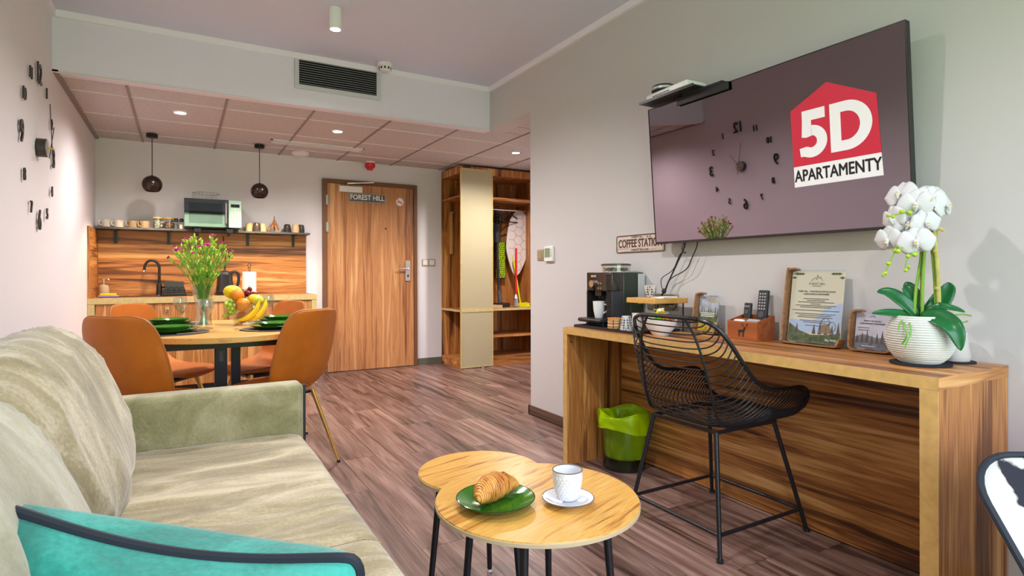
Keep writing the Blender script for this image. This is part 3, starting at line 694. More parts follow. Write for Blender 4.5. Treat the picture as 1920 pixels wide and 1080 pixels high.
def make_chair():
    t = thing('dining_chair', 'cognac leather dining chair', 'chair', group='cognac leather chairs around the dining table')
    # profile: (y, z, half width, wrap forward/up); facing +y
    prof = spline([(-.262,.874,.090,.012),(-.261,.868,.132,.020),(-.257,.846,.172,.032),(-.246,.79,.203,.042),(-.226,.68,.220,.055),(-.205,.58,.222,.060),(-.175,.505,.214,.055),(-.115,.462,.212,.045),(-.02,.447,.222,.03),(.09,.450,.224,.02),(.17,.455,.205,.012),(.213,.450,.165,.005),(.226,.442,.110,0)], 54)
    def surf(pp, th):
        m = MB()
        top = []; bot = []
        nv = 14
        def pt(i, v, off):
            y, z, hw_, wr = pp[i]
            j0, j1 = max(i-1,0), min(i+1,len(pp)-1)
            tg = Vector((0, pp[j1][0]-pp[j0][0], pp[j1][1]-pp[j0][1])).normalized()
            nr = Vector((0, -tg.z, tg.y)) if True else None       # points to the sitter's side
            if nr.y < 0 and nr.z < 0: nr = -nr
            s_ = 2*v-1
            bulge = (1-abs(s_)**2.6)
            return Vector((hw_*s_, y, z)) + nr*(wr*abs(s_)**2.2) + nr*(off*(.35+.65*bulge))
        n = len(pp)
        k0 = len(m.v)
        for off in (th, -th):
            for i in range(n):
                for j in range(nv+1): m.v.append(tuple(pt(i, j/nv, off)))
        A = n*(nv+1)
        for i in range(n-1):
            for j in range(nv):
                a = i*(nv+1)+j; b = a+1; c = a+nv+2; d_ = a+nv+1
                m.f.append((a,b,c,d_)); m.f.append((A+a,A+d_,A+c,A+b))
        for i in range(n-1):
            for j in (0, nv):
                a = i*(nv+1)+j; b = (i+1)*(nv+1)+j; m.f.append((a,b,A+b,A+a))
        for i in (0, n-1):
            for j in range(nv):
                a = i*(nv+1)+j; b = a+1; m.f.append((a,A+a,A+b,b))
        edge = [pt(i, 0, 0) for i in range(n)], [pt(i, 1, 0) for i in range(n)], [pt(0, j/nv, 0) for j in range(nv+1)], [pt(n-1, j/nv, 0) for j in range(nv+1)]
        return m, edge
    cut = 28
    mb, ebk = surf(prof[:cut+1], .016); ms, est = surf(prof[cut:], .022)
    b = mb.build('backrest', leather, t, ang=60); s = ms.build('seat', leather, t, ang=60)
    MB().tube(ebk[0][::-1]+ebk[2]+ebk[1],.0055,6).build('piping', leather_dark, b)
    MB().tube(est[0]+est[3]+est[1][::-1],.0055,6).build('piping', leather_dark, s)
    MB().tube([p+Vector((0,-.018,-.004)) for p in ebk[3]],.0025,5).build('seam', leather_dark, b)
    MB().box(-.13,.13,-.10,.12,.405,.418).build('under_frame', black_metal, t)
    for sx_ in (-1,1):
        for sy_ in (-1,1):
            l = MB().cyl((sx_*.125,sy_*.11,.425),(sx_*.215,sy_*.215-.0,.012),.014,.0085,n=12).build('leg', gold, t)
            MB().cyl((sx_*.2155,sy_*.2155,0),(sx_*.2155,sy_*.2155,.014),.010,n=10).build('glide', black_plastic, l)
    return t
ch = make_chair()
def face(a): return R(a-90)
spots = [(.462,3.33,130,'cognac chair seen from behind at the right front of the dining table'),
         (-.10,3.25,47,'cognac chair seen from behind at the left front of the table, beside the sofa'),
         (-.085,4.19,-33,'cognac chair at the far left side of the dining table facing the camera'),
         (.44,4.12,200,'cognac chair at the far right side of the dining table facing the camera')]
for k, (x, y, a, lb) in enumerate(spots):
    if k == 0: ch.location = (x,y,0); ch.rotation_euler = (0,0,face(a)); ch['label'] = lb
    else: copy_tree(ch, (x,y,0), face(a), lb)

# tableware
placemat_m = mat('dark_placemat', (.06,.05,.045), .8, bump=.4, bscale=300)
plate_pos = [(-.055,3.46,'front left'),(.455,3.43,'front right'),(-.07,4.02,'far left'),(.545,3.93,'far right')]
def plate(x, y, z, r, label, grp='green plates on the dining table', h_=.02):
    t = thing('plate', label, 'plate', (x, y, z), group=grp)
    MB().lathe([(0,0),(r*.6,0),(r*.66,.002),(r*.99,h_-.002),(r,h_),(r*.97,h_+.001),(r*.66,.007),(r*.6,.005),(0,.005)], 40).build('body', green_glaze, t)
    MB().tube([(r*.992*math.cos(2*math.pi*k/40), r*.992*math.sin(2*math.pi*k/40), h_) for k in range(40)],.0016,5,closed=True).build('rim', mat('dark_green_rim', (.01,.04,.006), .2), t)
    return t
for x, y, nm in plate_pos:
    t = tag(MB().lathe([(0,0),(.185,0),(.185,.002),(0,.002)], 44).build('placemat', placemat_m, loc=(x, y, TZ+.001)), 'round dark placemat at the %s place' % nm, 'placemat', 'placemats on the dining table')
    plate(x, y, TZ+.0035, .135, 'large green dinner plate under a small one at the %s place' % nm)
    plate(x+.004, y+.003, TZ+.0105, .105, 'small green plate stacked on the dinner plate at the %s place' % nm, h_=.026)
def fork(x, y, rz, label):
    t = thing('fork', label, 'fork', (x, y, TZ+.0035), rz=rz, group='forks on the dining table')
    MB().tube([(-.09,0,.002),(0,0,.003),(.04,0,.006)],.0035,6,flat=.5).box(.036,.058,-.011,.011,.004,.006).build('handle', chrome, t)
    for k in range(4): MB().box(.056,.095,-.0105+k*.0065,-.0075+k*.0065,.004,.006).build('tine', chrome, t)
def knife(x, y, rz, label):
    t = thing('knife', label, 'knife', (x, y, TZ+.0035), rz=rz, group='knives on the dining table')
    MB().tube([(-.1,0,.003),(-.01,0,.003)],.005,6,flat=.6).build('handle', chrome, t)
    MB().prism([(-.01,-.006,.002),(.09,-.006,.002),(.105,.0,.002),(.09,.008,.002),(-.01,.006,.002)],(0,0,.0015)).build('blade', chrome, t)
fork(.30,3.36,R(125),'fork beside the plates at the front right place'); knife(.07,3.36,R(20),'knife beside the plates at the front left place')
def wineglass(x, y, label):
    t = thing('wine_glass', label, 'wine glass', (x, y, TZ+.001), group='wine glasses on the dining table')
    MB().lathe([(0,0),(.034,0),(.034,.002),(.006,.006),(.0042,.012),(.004,.072),(.010,.080),(.026,.096),(.037,.118),(.0385,.140),(.033,.168),(.0318,.168),(.037,.140),(.0355,.119),(.025,.0985),(.009,.084),(0,.082)], 32).build('body', glass, t)
wineglass(-.008,4.06-.05,'wine glass in front of the far left plates'); wineglass(.118,3.59,'wine glass just in front of the flower vase'); wineglass(.50,4.14,'wine glass right of the fruit bowl')
# vase and flowers
VX, VY = .106, 3.705
t = thing('flower_vase', 'tall flared clear glass vase on the dining table', 'vase', (VX, VY, TZ+.001))
MB().lathe([(0,0),(.047,0),(.048,.006),(.040,.05),(.036,.09),(.040,.14),(.054,.2),(.068,.238),(.066,.238),(.052,.2),(.038,.14),(.034,.09),(.038,.05),(.043,.016),(0,.014)], 40).build('body', glass, t)
stem_g = mat('stem_green', (.16,.38,.035), .6); bud_g = mat('bud_green', (.42,.62,.06), .5); magenta = mat('magenta_petals', (.55,.01,.22), .6); pinkish = mat('pink_petals', (.68,.12,.35), .6)
random.seed(11)
for k in range(40):
    a = 2*math.pi*k/40*2.6; rad = .03+.125*math.sqrt((k+.5)/40)
    hgt = .31+.18*(1-(rad/.18)**2)+random.uniform(-.03,.035)
    t = thing('carnation', ('magenta carnation on a thin green stem in the glass vase' if k % 3 != 1 else 'green carnation stem with closed buds in the glass vase'), 'flower', (VX, VY, TZ+.02), group='carnations in the vase')
    p1 = Vector((rad*math.cos(a), rad*math.sin(a), hgt)); q = Vector((-.022*math.cos(a), -.022*math.sin(a), 0)); mid = Vector((.018*math.cos(a), .018*math.sin(a), .17))
    st = spline([tuple(q), tuple(mid*.5+Vector((0,0,.02))), tuple(mid), tuple(mid.lerp(p1,.55)+Vector((0,0,.015))), tuple(p1)], 12)
    MB().tube(st,.0022,5).build('stem', stem_g, t)
    for j in range(4):
        i0 = 7+random.randint(0,3); b0 = Vector(st[i0]); dr_ = Vector((random.uniform(-1,1),random.uniform(-1,1),random.uniform(.8,1.6))).normalized()*random.uniform(.03,.06)
        br = MB(); bd = MB(); br.tube([b0, b0+dr_*.5+Vector((0,0,.004)), b0+dr_],.0013,4); e = b0+dr_
        bd.tube([e, e+dr_.normalized()*.008, e+dr_.normalized()*.022],.005,6,radii=[.003,.0055,.003])
        lf = Vector(st[4+j]); w = Vector((random.uniform(-1,1),random.uniform(-1,1),.9)).normalized()*.045
        MB().tube([lf, lf+w*.6, lf+w],.0024,4,radii=[.001,.0028,.0006]).build('leaf', stem_g, t)
        br.build('branch', stem_g, t); bd.build('bud', bud_g, t)
    tp = Vector(st[-1]); dirv = (tp-Vector(st[-2])).normalized()
    f = MB(); f.tube([tp-dirv*.004, tp+dirv*.010, tp+dirv*.022],.008,8,radii=[.004,.0078,.006]); f.build('calyx', bud_g, t)
    if k % 3 != 1:
        fl_ = MB(); c0 = tp+dirv*.022; wide = .019 if k % 4 == 0 else .0095
        for j in range(9):
            an = 2*math.pi*j/9; u = dirv.orthogonal().normalized(); v = dirv.cross(u); dd_ = u*math.cos(an)+v*math.sin(an); sd_ = u*-math.sin(an)+v*math.cos(an)
            fl_.prism([c0, c0+dd_*wide*.7-sd_*wide*.35+dirv*.006, c0+dd_*wide+dirv*.008, c0+dd_*wide*.7+sd_*wide*.35+dirv*.006], dirv*.003)
        fl_.ball(tuple(c0+dirv*.005), wide*.5, 8, 5)
        fl_.build('blossom', magenta if k % 2 else pinkish if k % 5 == 0 else magenta, t)
# fruit bowl and fruit
BX, BY = .335, 3.83
t = thing('fruit_bowl', 'angular clear glass fruit bowl on the dining table', 'bowl', (BX, BY, TZ+.001))
MB().lathe([(0,0),(.062,0),(.105,.135),(.108,.135),(.066,-.000),(.060,.006),(0,.006)][:4]+[(.103,.135),(.058,.006),(0,.006)], 5*8).build('body', glass, t)
def fruit(name, label, cat, loc, r, m, rot=(0,0,0), stem=None):
    t = thing(name, label, cat, (BX+loc[0], BY+loc[1], TZ+loc[2]), rot=rot)
    MB().ball((0,0,0), r, 24, 14).build('skin', m, t)
    rz_ = r if isinstance(r,(int,float)) else r[2]
    MB().cyl((0,0,rz_-.003),(0,0,rz_+.004),.003,.002,n=6).build('stem', stem or stem_g, t)
orange_m = mat('orange_peel', (.85,.27,.012), .4, bump=.25, bscale=350); melon_m = mat('melon_rind', (.85,.60,.015), .45, bump=.3, bscale=90); red_ap = mat('red_apple', (.45,.06,.02), .3, var=.4, vscale=25); lemon_m = mat('yellow_pear', (.72,.62,.05), .35)
fruit('apple', 'red apple at the bottom of the fruit bowl', 'apple', (-.02,-.028,.046), .035, red_ap)
fruit('orange', 'lower orange at the front of the fruit bowl', 'orange', (-.018,-.055,.122), .041, orange_m)
fruit('orange', 'upper orange in front of the melon', 'orange', (-.045,-.012,.178), .038, orange_m)
fruit('melon', 'yellow melon on top of the fruit bowl', 'melon', (-.065,.05,.195), (.056,.043,.042), melon_m, (0,R(10),R(20)))
fruit('pear', 'yellow green pear beside the grapes in the fruit bowl', 'pear', (.055,-.02,.148), (.048,.034,.034), lemon_m, (0,R(15),R(-20)))
def grapes(label, loc, m, n, spread, grp, hang=1):
    t = thing('grape_bunch', label, 'grapes', (BX+loc[0], BY+loc[1], TZ+loc[2]), group=grp)
    gm = MB().ball((0,0,0),.0125,10,7).mesh('grape', m)
    for k in range(n):
        o = bpy.data.objects.new('grape', gm); COL.objects.link(o); o.parent = t
        a = k*2.4; q = math.sqrt((k+.5)/n); o.location = (spread[0]*q*math.cos(a), spread[1]*q*math.sin(a), spread[2]*(1-q*q)-hang*.01*(k % 3))
    MB().tube([(0,0,0),(0,0,spread[2]+.012),(.01,0,spread[2]+.025)],.002,6).build('stalk', stem_g, t)
grapes('bunch of green grapes at the left of the fruit bowl', (-.085,-.03,.115), mat('green_grape', (.40,.60,.06), .25), 20, (.034,.03,.03), 'grapes', 3)
grapes('bunch of dark red grapes behind the oranges', (.02,.03,.175), mat('red_grape', (.22,.02,.03), .25), 26, (.048,.04,.04), 'grapes')
ban = mat('banana_peel', (.85,.60,.02), .4, var=.08, vscale=20)
def banana(label, loc, rot):
    t = thing('banana', label, 'banana', (BX+loc[0], BY+loc[1], TZ+loc[2]), rot=rot, group='bananas in the fruit bowl')
    P = []; rd = []
    for k in range(15):
        u = k/14; a = R(-42+84*u); P.append((.12*math.sin(a), 0, .12*(1-math.cos(a)))); rd.append(.017*min(1,(math.sin(math.pi*(.04+.92*u)))**.45))
    MB().tube(P,.017,7,radii=rd).build('peel', ban, t, ang=30)
    MB().cyl(P[-1],(P[-1][0]+.014,0,P[-1][2]+.014),.006,.005,n=7).build('stem', bud_g, t)
banana('banana leaning along the front of the fruit bowl', (.025,-.085,.062), (R(-12),R(-42),R(-8)))
banana('banana at the right side of the fruit bowl', (.075,-.055,.066), (R(-14),R(-46),R(2)))
# ================================================================== wardrobe
WX, WY = 2.69, 5.845
t = thing('wardrobe', 'open walnut wardrobe with a tall frosted front panel', 'wardrobe', (WX, WY, 0))
WD = YB-WY-.004; WW = XH-WX-.003
box(0, WW, WD-.018, WD, 0, 2.27).build('back_panel', walnut_z, t)
box(WW-.018, WW, .02, WD-.018, .1, 2.19).build('side_panel', walnut_z, t)
box(.40, .418, .02, WD-.018, .1, 2.15).build('divider', walnut_z, t)
MB().box(0, WW, 0.002, .02, 2.19, 2.272).box(0, .018, .02, WD-.018, 2.19, 2.272).box(.018, WW, .02, WD-.018, 2.19, 2.21).build('top_fascia', walnut_z, t)
MB().box(0, WW, .002, .02, 0, .10).box(0, .018, .02, WD-.018, 0, .10).box(.018, WW, .02, WD-.018, .085, .10).build('plinth', walnut_x, t)
box(.418, WW-.018, .01, WD-.018, 1.915, 1.945).build('shelf', walnut_x, t)
box(.004, .40, .01, WD-.018, 1.925, 1.945).build('shelf', walnut_x, t)
s = box(.0, WW-.018, .012, WD-.018, .635, .66).build('shelf', walnut_x, t); box(0, WW-.018, .002, .0115, .635, .66).build('edge_band', pale_edge, s); box(-.006, -.0005, .002, WD-.018, .635, .66).build('edge_band', pale_edge, s)
box(.418, WW-.018, .01, WD-.018, .325, .345).build('shelf', walnut_x, t)
def hatch(name, c1, c2):
    m, tr, b = newmat(name); c = tr.nodes.new('ShaderNodeTexCoord'); w = tr.nodes.new('ShaderNodeTexWave'); w.inputs['Scale'].default_value = 42; w.inputs['Distortion'].default_value = 0
    mp = tr.nodes.new('ShaderNodeMapping'); mp.inputs['Rotation'].default_value = (0, R(62), 0)
    tr.links.new(c.outputs['Object'], mp.inputs['Vector']); tr.links.new(mp.outputs[0], w.inputs['Vector'])
    r = tr.nodes.new('ShaderNodeValToRGB'); r.color_ramp.elements[0].color = (*c1,1); r.color_ramp.elements[1].color = (*c2,1)
    tr.links.new(w.outputs['Fac'], r.inputs['Fac']); tr.links.new(r.outputs[0], b.inputs['Base Color']); b.inputs['Roughness'].default_value = .35
    return m
p = box(.006, .40, -.016, -.002, .012, 2.235).build('sliding_panel', hatch('ribbed_panel', (.40,.36,.22), (.52,.47,.31)), t)
MB().box(0,.406,-.022,-.001,2.225,2.245).box(0,.012,-.022,-.001,.008,2.225).box(.394,.406,-.022,-.001,.008,2.225).box(.012,.394,-.022,-.001,.008,.018).box(.012,.394,-.021,-.0165,.632,.672).build('panel_frame', pale_edge, p)
MB().cyl((.45,.27,1.838),(WW-.02,.27,1.838),.012,n=14).build('hanging_rail', chrome, t)
MB().box(.10,.125,WD-.05,WD-.019,1.30,1.80).cyl((.112,WD-.05,1.78),(.112,WD-.09,1.80),.008,n=8).build('coat_hook', oak_edge, t)
tag(MB().lathe([(0,0),(.018,0),(.018,.03),(.014,.034),(0,.034)],20).build('door_stop', chrome, loc=(2.92,5.74,0)), 'small chrome floor stop in front of the frosted wardrobe panel', 'door stop')

black_velvet = mat('hanger_black', (.012,.012,.013), .55)
def hanger(x, rz, label):
    t = thing('clothes_hanger', label, 'hanger', (WX+x, WY+.27, 1.838), rz=rz, group='black clothes hangers on the rail')
    P = [(.0,0,-.045),(0,0,-.02)]+[(.016*math.sin(R(a))*1.0-.0,0,.0+.016*math.cos(R(a))) for a in range(120,-100,-20)]
    MB().tube(P,.0022,6).build('hook', chrome, t)
    MB().tube([(0,0,-.045),(.06,0,-.06),(.21,0,-.13),(.205,0,-.142),(-.205,0,-.142),(-.21,0,-.13),(-.06,0,-.06),(0,0,-.045)],.0075,8).build('bar', black_velvet, t)
hanger(.60, R(75), 'black hanger at the left of the hanging rail'); hanger(.64, R(68), 'black hanger second from the left on the rail')
hanger(.69, R(62), 'black hanger behind the ironing board'); hanger(.80, R(20), 'black hanger in front of the ironing board')
t = thing('ironing_board', 'pale ironing board with a geometric cover hanging in the wardrobe', 'ironing board', (3.60, 6.16, 1.05), rot=(0,R(4),R(-8)))
out = []
for k in range(40):
    a = 2*math.pi*k/40; z = .39+.40*math.sin(a)*1.0; w = .155*abs(math.cos(a))**.7*(1 if z > .3 else .55+.45*max(z,0)/.3)
    out.append((w*(1 if math.cos(a) > 0 else -1), 0, z))
MB().prism(out,(0,.03,0)).build('cover', mat('board_cover', (.74,.68,.66), .8), t, bevel=.008)
lines = mat('cover_lines', (.25,.20,.18), .8)
ln = MB()
import itertools
hexr = .062
for a in range(-3,4):
    for b in range(-1,9):
        cx_ = a*hexr*1.5; cz_ = b*hexr*1.732+(hexr*.866 if a % 2 else 0)
        for k in range(3):
            p0 = (cx_+hexr*math.cos(R(60*k)), cz_+hexr*math.sin(R(60*k))); p1 = (cx_+hexr*math.cos(R(60*k+60)), cz_+hexr*math.sin(R(60*k+60)))
            ok = True
            for q in (p0,p1):
                if not (.04 < q[1] < .76): ok = False; continue
                s_ = (q[1]-.39)/.40; w = .155*abs(math.sqrt(max(0,1-s_*s_)))**.7*(1 if q[1] > .3 else .55+.45*q[1]/.3)
                if abs(q[0]) > w-.008: ok = False
            if ok: ln.cyl((p0[0],-.0015,p0[1]),(p1[0],-.0015,p1[1]),.0018,n=4)
ln.build('line_pattern', lines, t)
MB().tube([(0,.014,.79),(0,.01,.81),(.01,.0,.82),(.0,0,.835)],.003,6).build('hook', chrome, t)
def cleaner(name, label, cat, loc, lean, parts):
    t = thing(name, label, cat, loc, rot=lean)
    for pn_, mb_, m_ in parts: mb_.build(pn_, m_, t)
    return t
SZ = .6605
cleaner('vacuum_cleaner', 'black stick vacuum cleaner standing in the wardrobe', 'vacuum', (3.33, 6.08, SZ), (0,0,R(10)), [
    ('floor_head', MB().box(-.08,.10,-.06,.05,0,.05), black_plastic), ('joint', MB().cyl((0,.0,.05),(0,.03,.20),.030,.022,n=14), dark_grey),
    ('tube', MB().cyl((0,.03,.19),(0,.06,.80),.016,n=14), mat('dark_tube', (.04,.04,.045), .3, .5)), ('motor_body', MB().cyl((0,.06,.78),(0,.07,1.0),.045,n=18).tube([(0,.02,1.0),(0,.0,1.06),(0,.06,1.10),(0,.09,1.02)],.014,10), black_plastic)])
lime = mat('lime_microfibre', (.50,.72,.01), .85)
fz = MB()
random.seed(3)
for a in range(8):
    for b in range(19): fz.ball((-.052+.015*a+random.uniform(-.004,.004), -.012+random.uniform(-.004,.004), .02+.0235*b), (.008,.010,.011), 6, 4)
cleaner('flat_mop', 'lime green microfibre mop head hanging behind the vacuum', 'mop', (3.44, 6.28, 1.0), (0,0,R(-10)), [
    ('mop_plate', MB().box(-.06,.07,.0,.03,0,.46), black_plastic), ('mop_pile', fz, lime), ('handle', MB().cyl((0,.015,.46),(0,.0,.80),.010,n=10), black_metal)])
cleaner('broom', 'red handled broom leaning under the ironing board', 'broom', (3.50, 6.0, SZ), (R(-6),R(4),0), [
    ('bristles', MB().tube([(0,0,.0),(0,0,.10)],.05,14,radii=[.055,.035],flat=.45), mat('grey_bristles', (.32,.30,.29), .9)), ('socket', MB().cyl((0,0,.10),(0,0,.15),.03,.014,n=12), grey_metal), ('handle', MB().cyl((0,0,.14),(0,0,.72),.013,n=12), red_plastic)])
yl = mat('yellow_plastic', (.75,.75,.01), .4)
cleaner('dustpan', 'yellow long handled dustpan at the right of the broom', 'dustpan', (3.64, 6.0, SZ), (R(-4),R(-3),R(20)), [
    ('pan', MB().box(-.11,.11,-.10,.06,0,.006).box(-.11,.11,.055,.062,0,.05).box(-.11,-.104,-.10,.06,0,.035).box(.104,.11,-.10,.06,0,.035), yl), ('handle', MB().cyl((-.03,.055,.03),(-.05,.09,.62),.011,n=10), yl)])
t = thing('wooden_tray', 'pale wooden tray on the wardrobe shelf behind the panel', 'tray', (3.17, 5.97, SZ))
MB().box(-.09,.09,-.07,.07,0,.012).box(-.09,.09,-.07,-.06,.012,.035).box(-.09,.09,.06,.07,.012,.035).box(-.09,-.08,-.06,.06,.012,.035).box(.08,.09,-.06,.06,.012,.035).build('body', mat('pale_wood', (.60,.42,.22), .6), t)
t = thing('shoe_iron', 'white iron standing on the upper wardrobe shelf', 'iron', (3.145, 6.0, 1.9455)); t.name = 'steam_iron'
MB().tube([(0,0,.0),(0,0,.08),(0,.01,.16),(0,.02,.21)],.05,16,radii=[.055,.055,.045,.012],flat=.6).build('body', white_plastic, t)
MB().tube(spline([(0,.02,.03),(0,.08,.05),(0,.08,.13),(0,.03,.16)],10),.012,8).build('handle', grey_metal, t)

# ================================================================== desk
DX, DN, DFAR, DZ = 1.85, .808, 2.649, .762
TH = .036
t = thing('desk', 'long walnut console desk with golden front edges along the wall', 'desk', (DX, (DN+DFAR)/2, 0))
yn, yf = DN-(DN+DFAR)/2, DFAR-(DN+DFAR)/2; xw = XR-DX-.003
o = box(.004, xw, yn, yf, DZ-TH, DZ).build('desktop', walnut_y, t); box(0, .0036, yn, yf, DZ-TH, DZ).build('edge_band', oak_edge, o); box(.0, xw, yn-.0016, yn-.0001, DZ-TH, DZ).build('end_band', walnut_x, o)
o = box(.004, xw, yn, yn+TH+.012, 0, DZ-TH-.0005).build('side_panel', walnut_z, t); box(0, .0036, yn, yn+TH+.012, 0, DZ-TH-.0005).build('edge_band', oak_edge, o)
o = box(.004, xw, yf-TH, yf, 0, DZ-TH-.0005).build('side_panel', walnut_z, t); box(0, .0036, yf-TH, yf, 0, DZ-TH-.0005).build('edge_band', oak_edge, o)
box(xw-.055, xw-.037, yn+TH+.0125, yf-TH-.0005, .006, DZ-TH-.0005).build('back_panel', walnut_y, t)
MB().cyl((.03,yf-TH-.002,.68),(.03,yf-TH+.001,.68),.006,n=10).build('cover_cap', brown_print, t)

# ------------------------------------------------------------------ television
t = thing('television', 'large wall mounted flat television tilted forward', 'television', (2.226, 1.678, 1.217), rot=(R(4.2), 0, -R(90)))
TW, TH_ = .633, .722
box(-TW, TW, .004, .03, 0, TH_).build('back_cover', black_plastic, t, bevel=.004)
scr = box(-TW+.004, TW-.004, 0, .0038, .012, TH_-.004).build('screen', mat('dark_screen', (.30,.245,.285), .015, 1), t)
MB().box(-TW, TW, -.002, .004, 0, .012).box(-TW, -TW+.004, -.002, .004, .012, TH_).box(TW-.004, TW, -.002, .004, .012, TH_).box(-TW+.004, TW-.004, -.002, .004, TH_-.004, TH_).build('bezel', mat('bezel_steel', (.06,.055,.055), .25, .8), t)
MB().box(-.2,.2,.03,.06,.2,.5).build('wall_mount', black_metal, t)
logo_red = mat('screen_red', (.56,.018,.045), .5, emit=(.56,.018,.045), es=.15); logo_white = mat('screen_white', (.85,.83,.86), .5, emit=(.85,.83,.86), es=.12); logo_black = mat('screen_black', (.012,.012,.014), .5)
MB().prism([(.192,-.0006,.282),(.537,-.0006,.282),(.528,-.0006,.498),(.345,-.0006,.59),(.188,-.0006,.512)],(0,-.0004,0)).build('screen_emblem', logo_red, scr)
MB().prism([(.192,-.0006,.198),(.541,-.0006,.198),(.537,-.0006,.2815),(.192,-.0006,.2815)],(0,-.0004,0)).build('screen_banner', logo_white, scr)
def arc_strip(g, cx_, cz_, ro, ri, a0_, a1_, n=18, yy=-.0012):
    for k in range(n):
        A, B_ = R(lerp(a0_,a1_,k/n)), R(lerp(a0_,a1_,(k+1)/n))
        g.prism([(cx_+ri[0]*math.cos(A),yy,cz_+ri[1]*math.sin(A)),(cx_+ro[0]*math.cos(A),yy,cz_+ro[1]*math.sin(A)),(cx_+ro[0]*math.cos(B_),yy,cz_+ro[1]*math.sin(B_)),(cx_+ri[0]*math.cos(B_),yy,cz_+ri[1]*math.sin(B_))],(0,-.0004,0))
    return g
def slabp(g, pts, yy=-.0012): return g.prism([(a,yy,b) for a, b in pts],(0,-.0004,0))
g = MB(); slabp(g, [(.247,.458),(.343,.458),(.343,.500),(.247,.500)]); slabp(g, [(.243,.396),(.262,.392),(.290,.397),(.286,.430),(.285,.458),(.247,.458)]); arc_strip(g, .283, .374, (.066,.064), (.024,.024), 92, -118); slabp(g, [(.232,.352),(.236,.318),(.252,.3175),(.272,.353),(.262,.356)])
g.build('screen_lettering', logo_white, scr, loc=(-.010,0,0))
g = MB(); slabp(g, [(.362,.313),(.404,.313),(.404,.500),(.362,.500)]); slabp(g, [(.404,.313),(.424,.313),(.424,.352),(.404,.352)]); slabp(g, [(.404,.461),(.424,.461),(.424,.500),(.404,.500)]); arc_strip(g, .424, .4065, (.096,.0935), (.052,.0545), 90, -90, 24)
g.build('screen_lettering', logo_white, scr, loc=(-.010,0,0))
lettering('screen_lettering', 'APARTAMENTY', .066, logo_black, scr, (.366,-.0014,.240), (R(90),0,0), ext=.0003, off=.0013, sx_=.74)
t = thing('device_shelf', 'small black shelf above the television', 'shelf', (2.2, 2.115, 1.95))
box(-.10,.098,-.185,.185,0,.008).build('plate', black_plastic, t, bevel=.002)
box(-.102,-.096,-.185,.185,-.002,.012).build('front_lip', mat('lip_plastic', (.05,.045,.045), .3), t, bevel=.001)
box(-.040,-.032,-.335,-.02,-.050,-.012).build('front_hook', black_plastic, t, bevel=.003)
MB().box(-.04,.0,-.30,-.06,-.012,0).build('hook_arm', black_plastic, t)
t = thing('router', 'white router box on the small shelf above the television', 'router', (2.175, 2.12, 1.959), rz=R(-3))
box(-.065,.075,-.15,.15,0,.036).build('case', white_gloss, t, bevel=.01)
for k in range(9): box(-.067,-.0655,-.03+.014*k,-.022+.014*k,.012,.017).build('vent_slot', black_plastic, t)
t = thing('media_puck', 'round black device lying on the white router', 'media device', (2.175, 2.20, 1.996))
MB().lathe([(0,0),(.052,0),(.06,.008),(.06,.03),(.055,.036),(0,.038)], 32).build('body', black_plastic, t)
MB().lathe([(.0605,.014),(.0612,.014),(.0612,.026),(.0605,.026)], 32, close=True).build('band', grey_metal, t)

# ------------------------------------------------------------------ things on the desk
D0 = DZ+.0005
t = thing('serving_tray', 'black tray under the coffee machine', 'tray', (2.06, 2.375, D0))
TXh, TYh = .155, .245
MB().box(-TXh,TXh,-TYh,TYh,0,.004).box(-TXh,-TXh+.006,-TYh,TYh,.004,.014).box(TXh-.006,TXh,-TYh,TYh,.004,.014).box(-TXh,TXh,-TYh,-TYh+.006,.004,.014).box(-TXh,TXh,TYh-.006,TYh,.004,.014).build('body', black_plastic, t)
D1 = D0+.0045
# coffee machine: faces -x
t = thing('coffee_machine', 'black automatic coffee machine with a bean hopper', 'coffee machine', (2.155, 2.55, D1))
body = mat('machine_green_black', (.035,.045,.035), .3); front = mat('machine_front', (.10,.095,.085), .12, .8)
MB().box(-.02,.135,-.078,.15,0,.30).build('body', body, t, bevel=.008)
MB().box(-.10,-.02,-.078,.15,.195,.30).build('front_block', front, t, bevel=.004)
MB().box(-.10,-.02,-.078,-.030,0.02,.195).build('side_column', mat('perforated_grille', (.05,.05,.06), .35), t, bevel=.003)
gr = MB()
for a in range(7):
    for b in range(26): gr.box(-.104+0*.0,-.1005,-.074+.0065*a,-.071+.0065*a,.03+.010*b,.035+.010*b)
gr.build('perforation', mat('perforation_dark', (.008,.008,.01), .5), t)
MB().box(-.10,-.02,.142,.15,.02,.195).build('side_column', front, t)
MB().box(-.022,-.0195,-.03,.142,.02,.195).build('recess_back', mat('recess_bronze', (.10,.06,.035), .2, .7), t)
MB().cyl((-.1005,.085,.235),(-.118,.085,.235),.020,n=20).build('dial', chrome, t)
MB().cyl((-.1005,.085,.205),(-.108,.085,.205),.010,n=16).build('dial', black_gloss, t)
for a in range(2):
    for b in range(2): MB().cyl((-.1005,.015+.02*a,.21+.028*b),(-.104,.015+.02*a,.21+.028*b),.005,n=10).build('button', chrome, t)
lettering('lettering', 'KRUPS', .016, white_paint, t, (-.1006,.085,.278), (R(90),0,-R(90)), ext=.0003)
MB().box(-.09,-.04,.03,.085,.165,.196).cyl((-.07,.045,.15),(-.07,.045,.166),.005,n=8).cyl((-.07,.07,.15),(-.07,.07,.166),.005,n=8).build('spout', black_plastic, t, bevel=.002)
MB().tube([(-.06,-.005,.19),(-.075,-.01,.16),(-.085,-.012,.12)],.006,8).build('steam_wand', black_plastic, t)
MB().box(-.165,-.02,-.055,.155,.018,.040).box(-.14,-.02,-.04,.11,0,.018).build('drip_tray', black_plastic, t, bevel=.008)
hp = MB().lathe([(0,.301),(.082,.301),(.084,.338),(.081,.338),(.079,.305),(0,.305)], 32, c=(.02,.03,0)).build('hopper', glass, t)
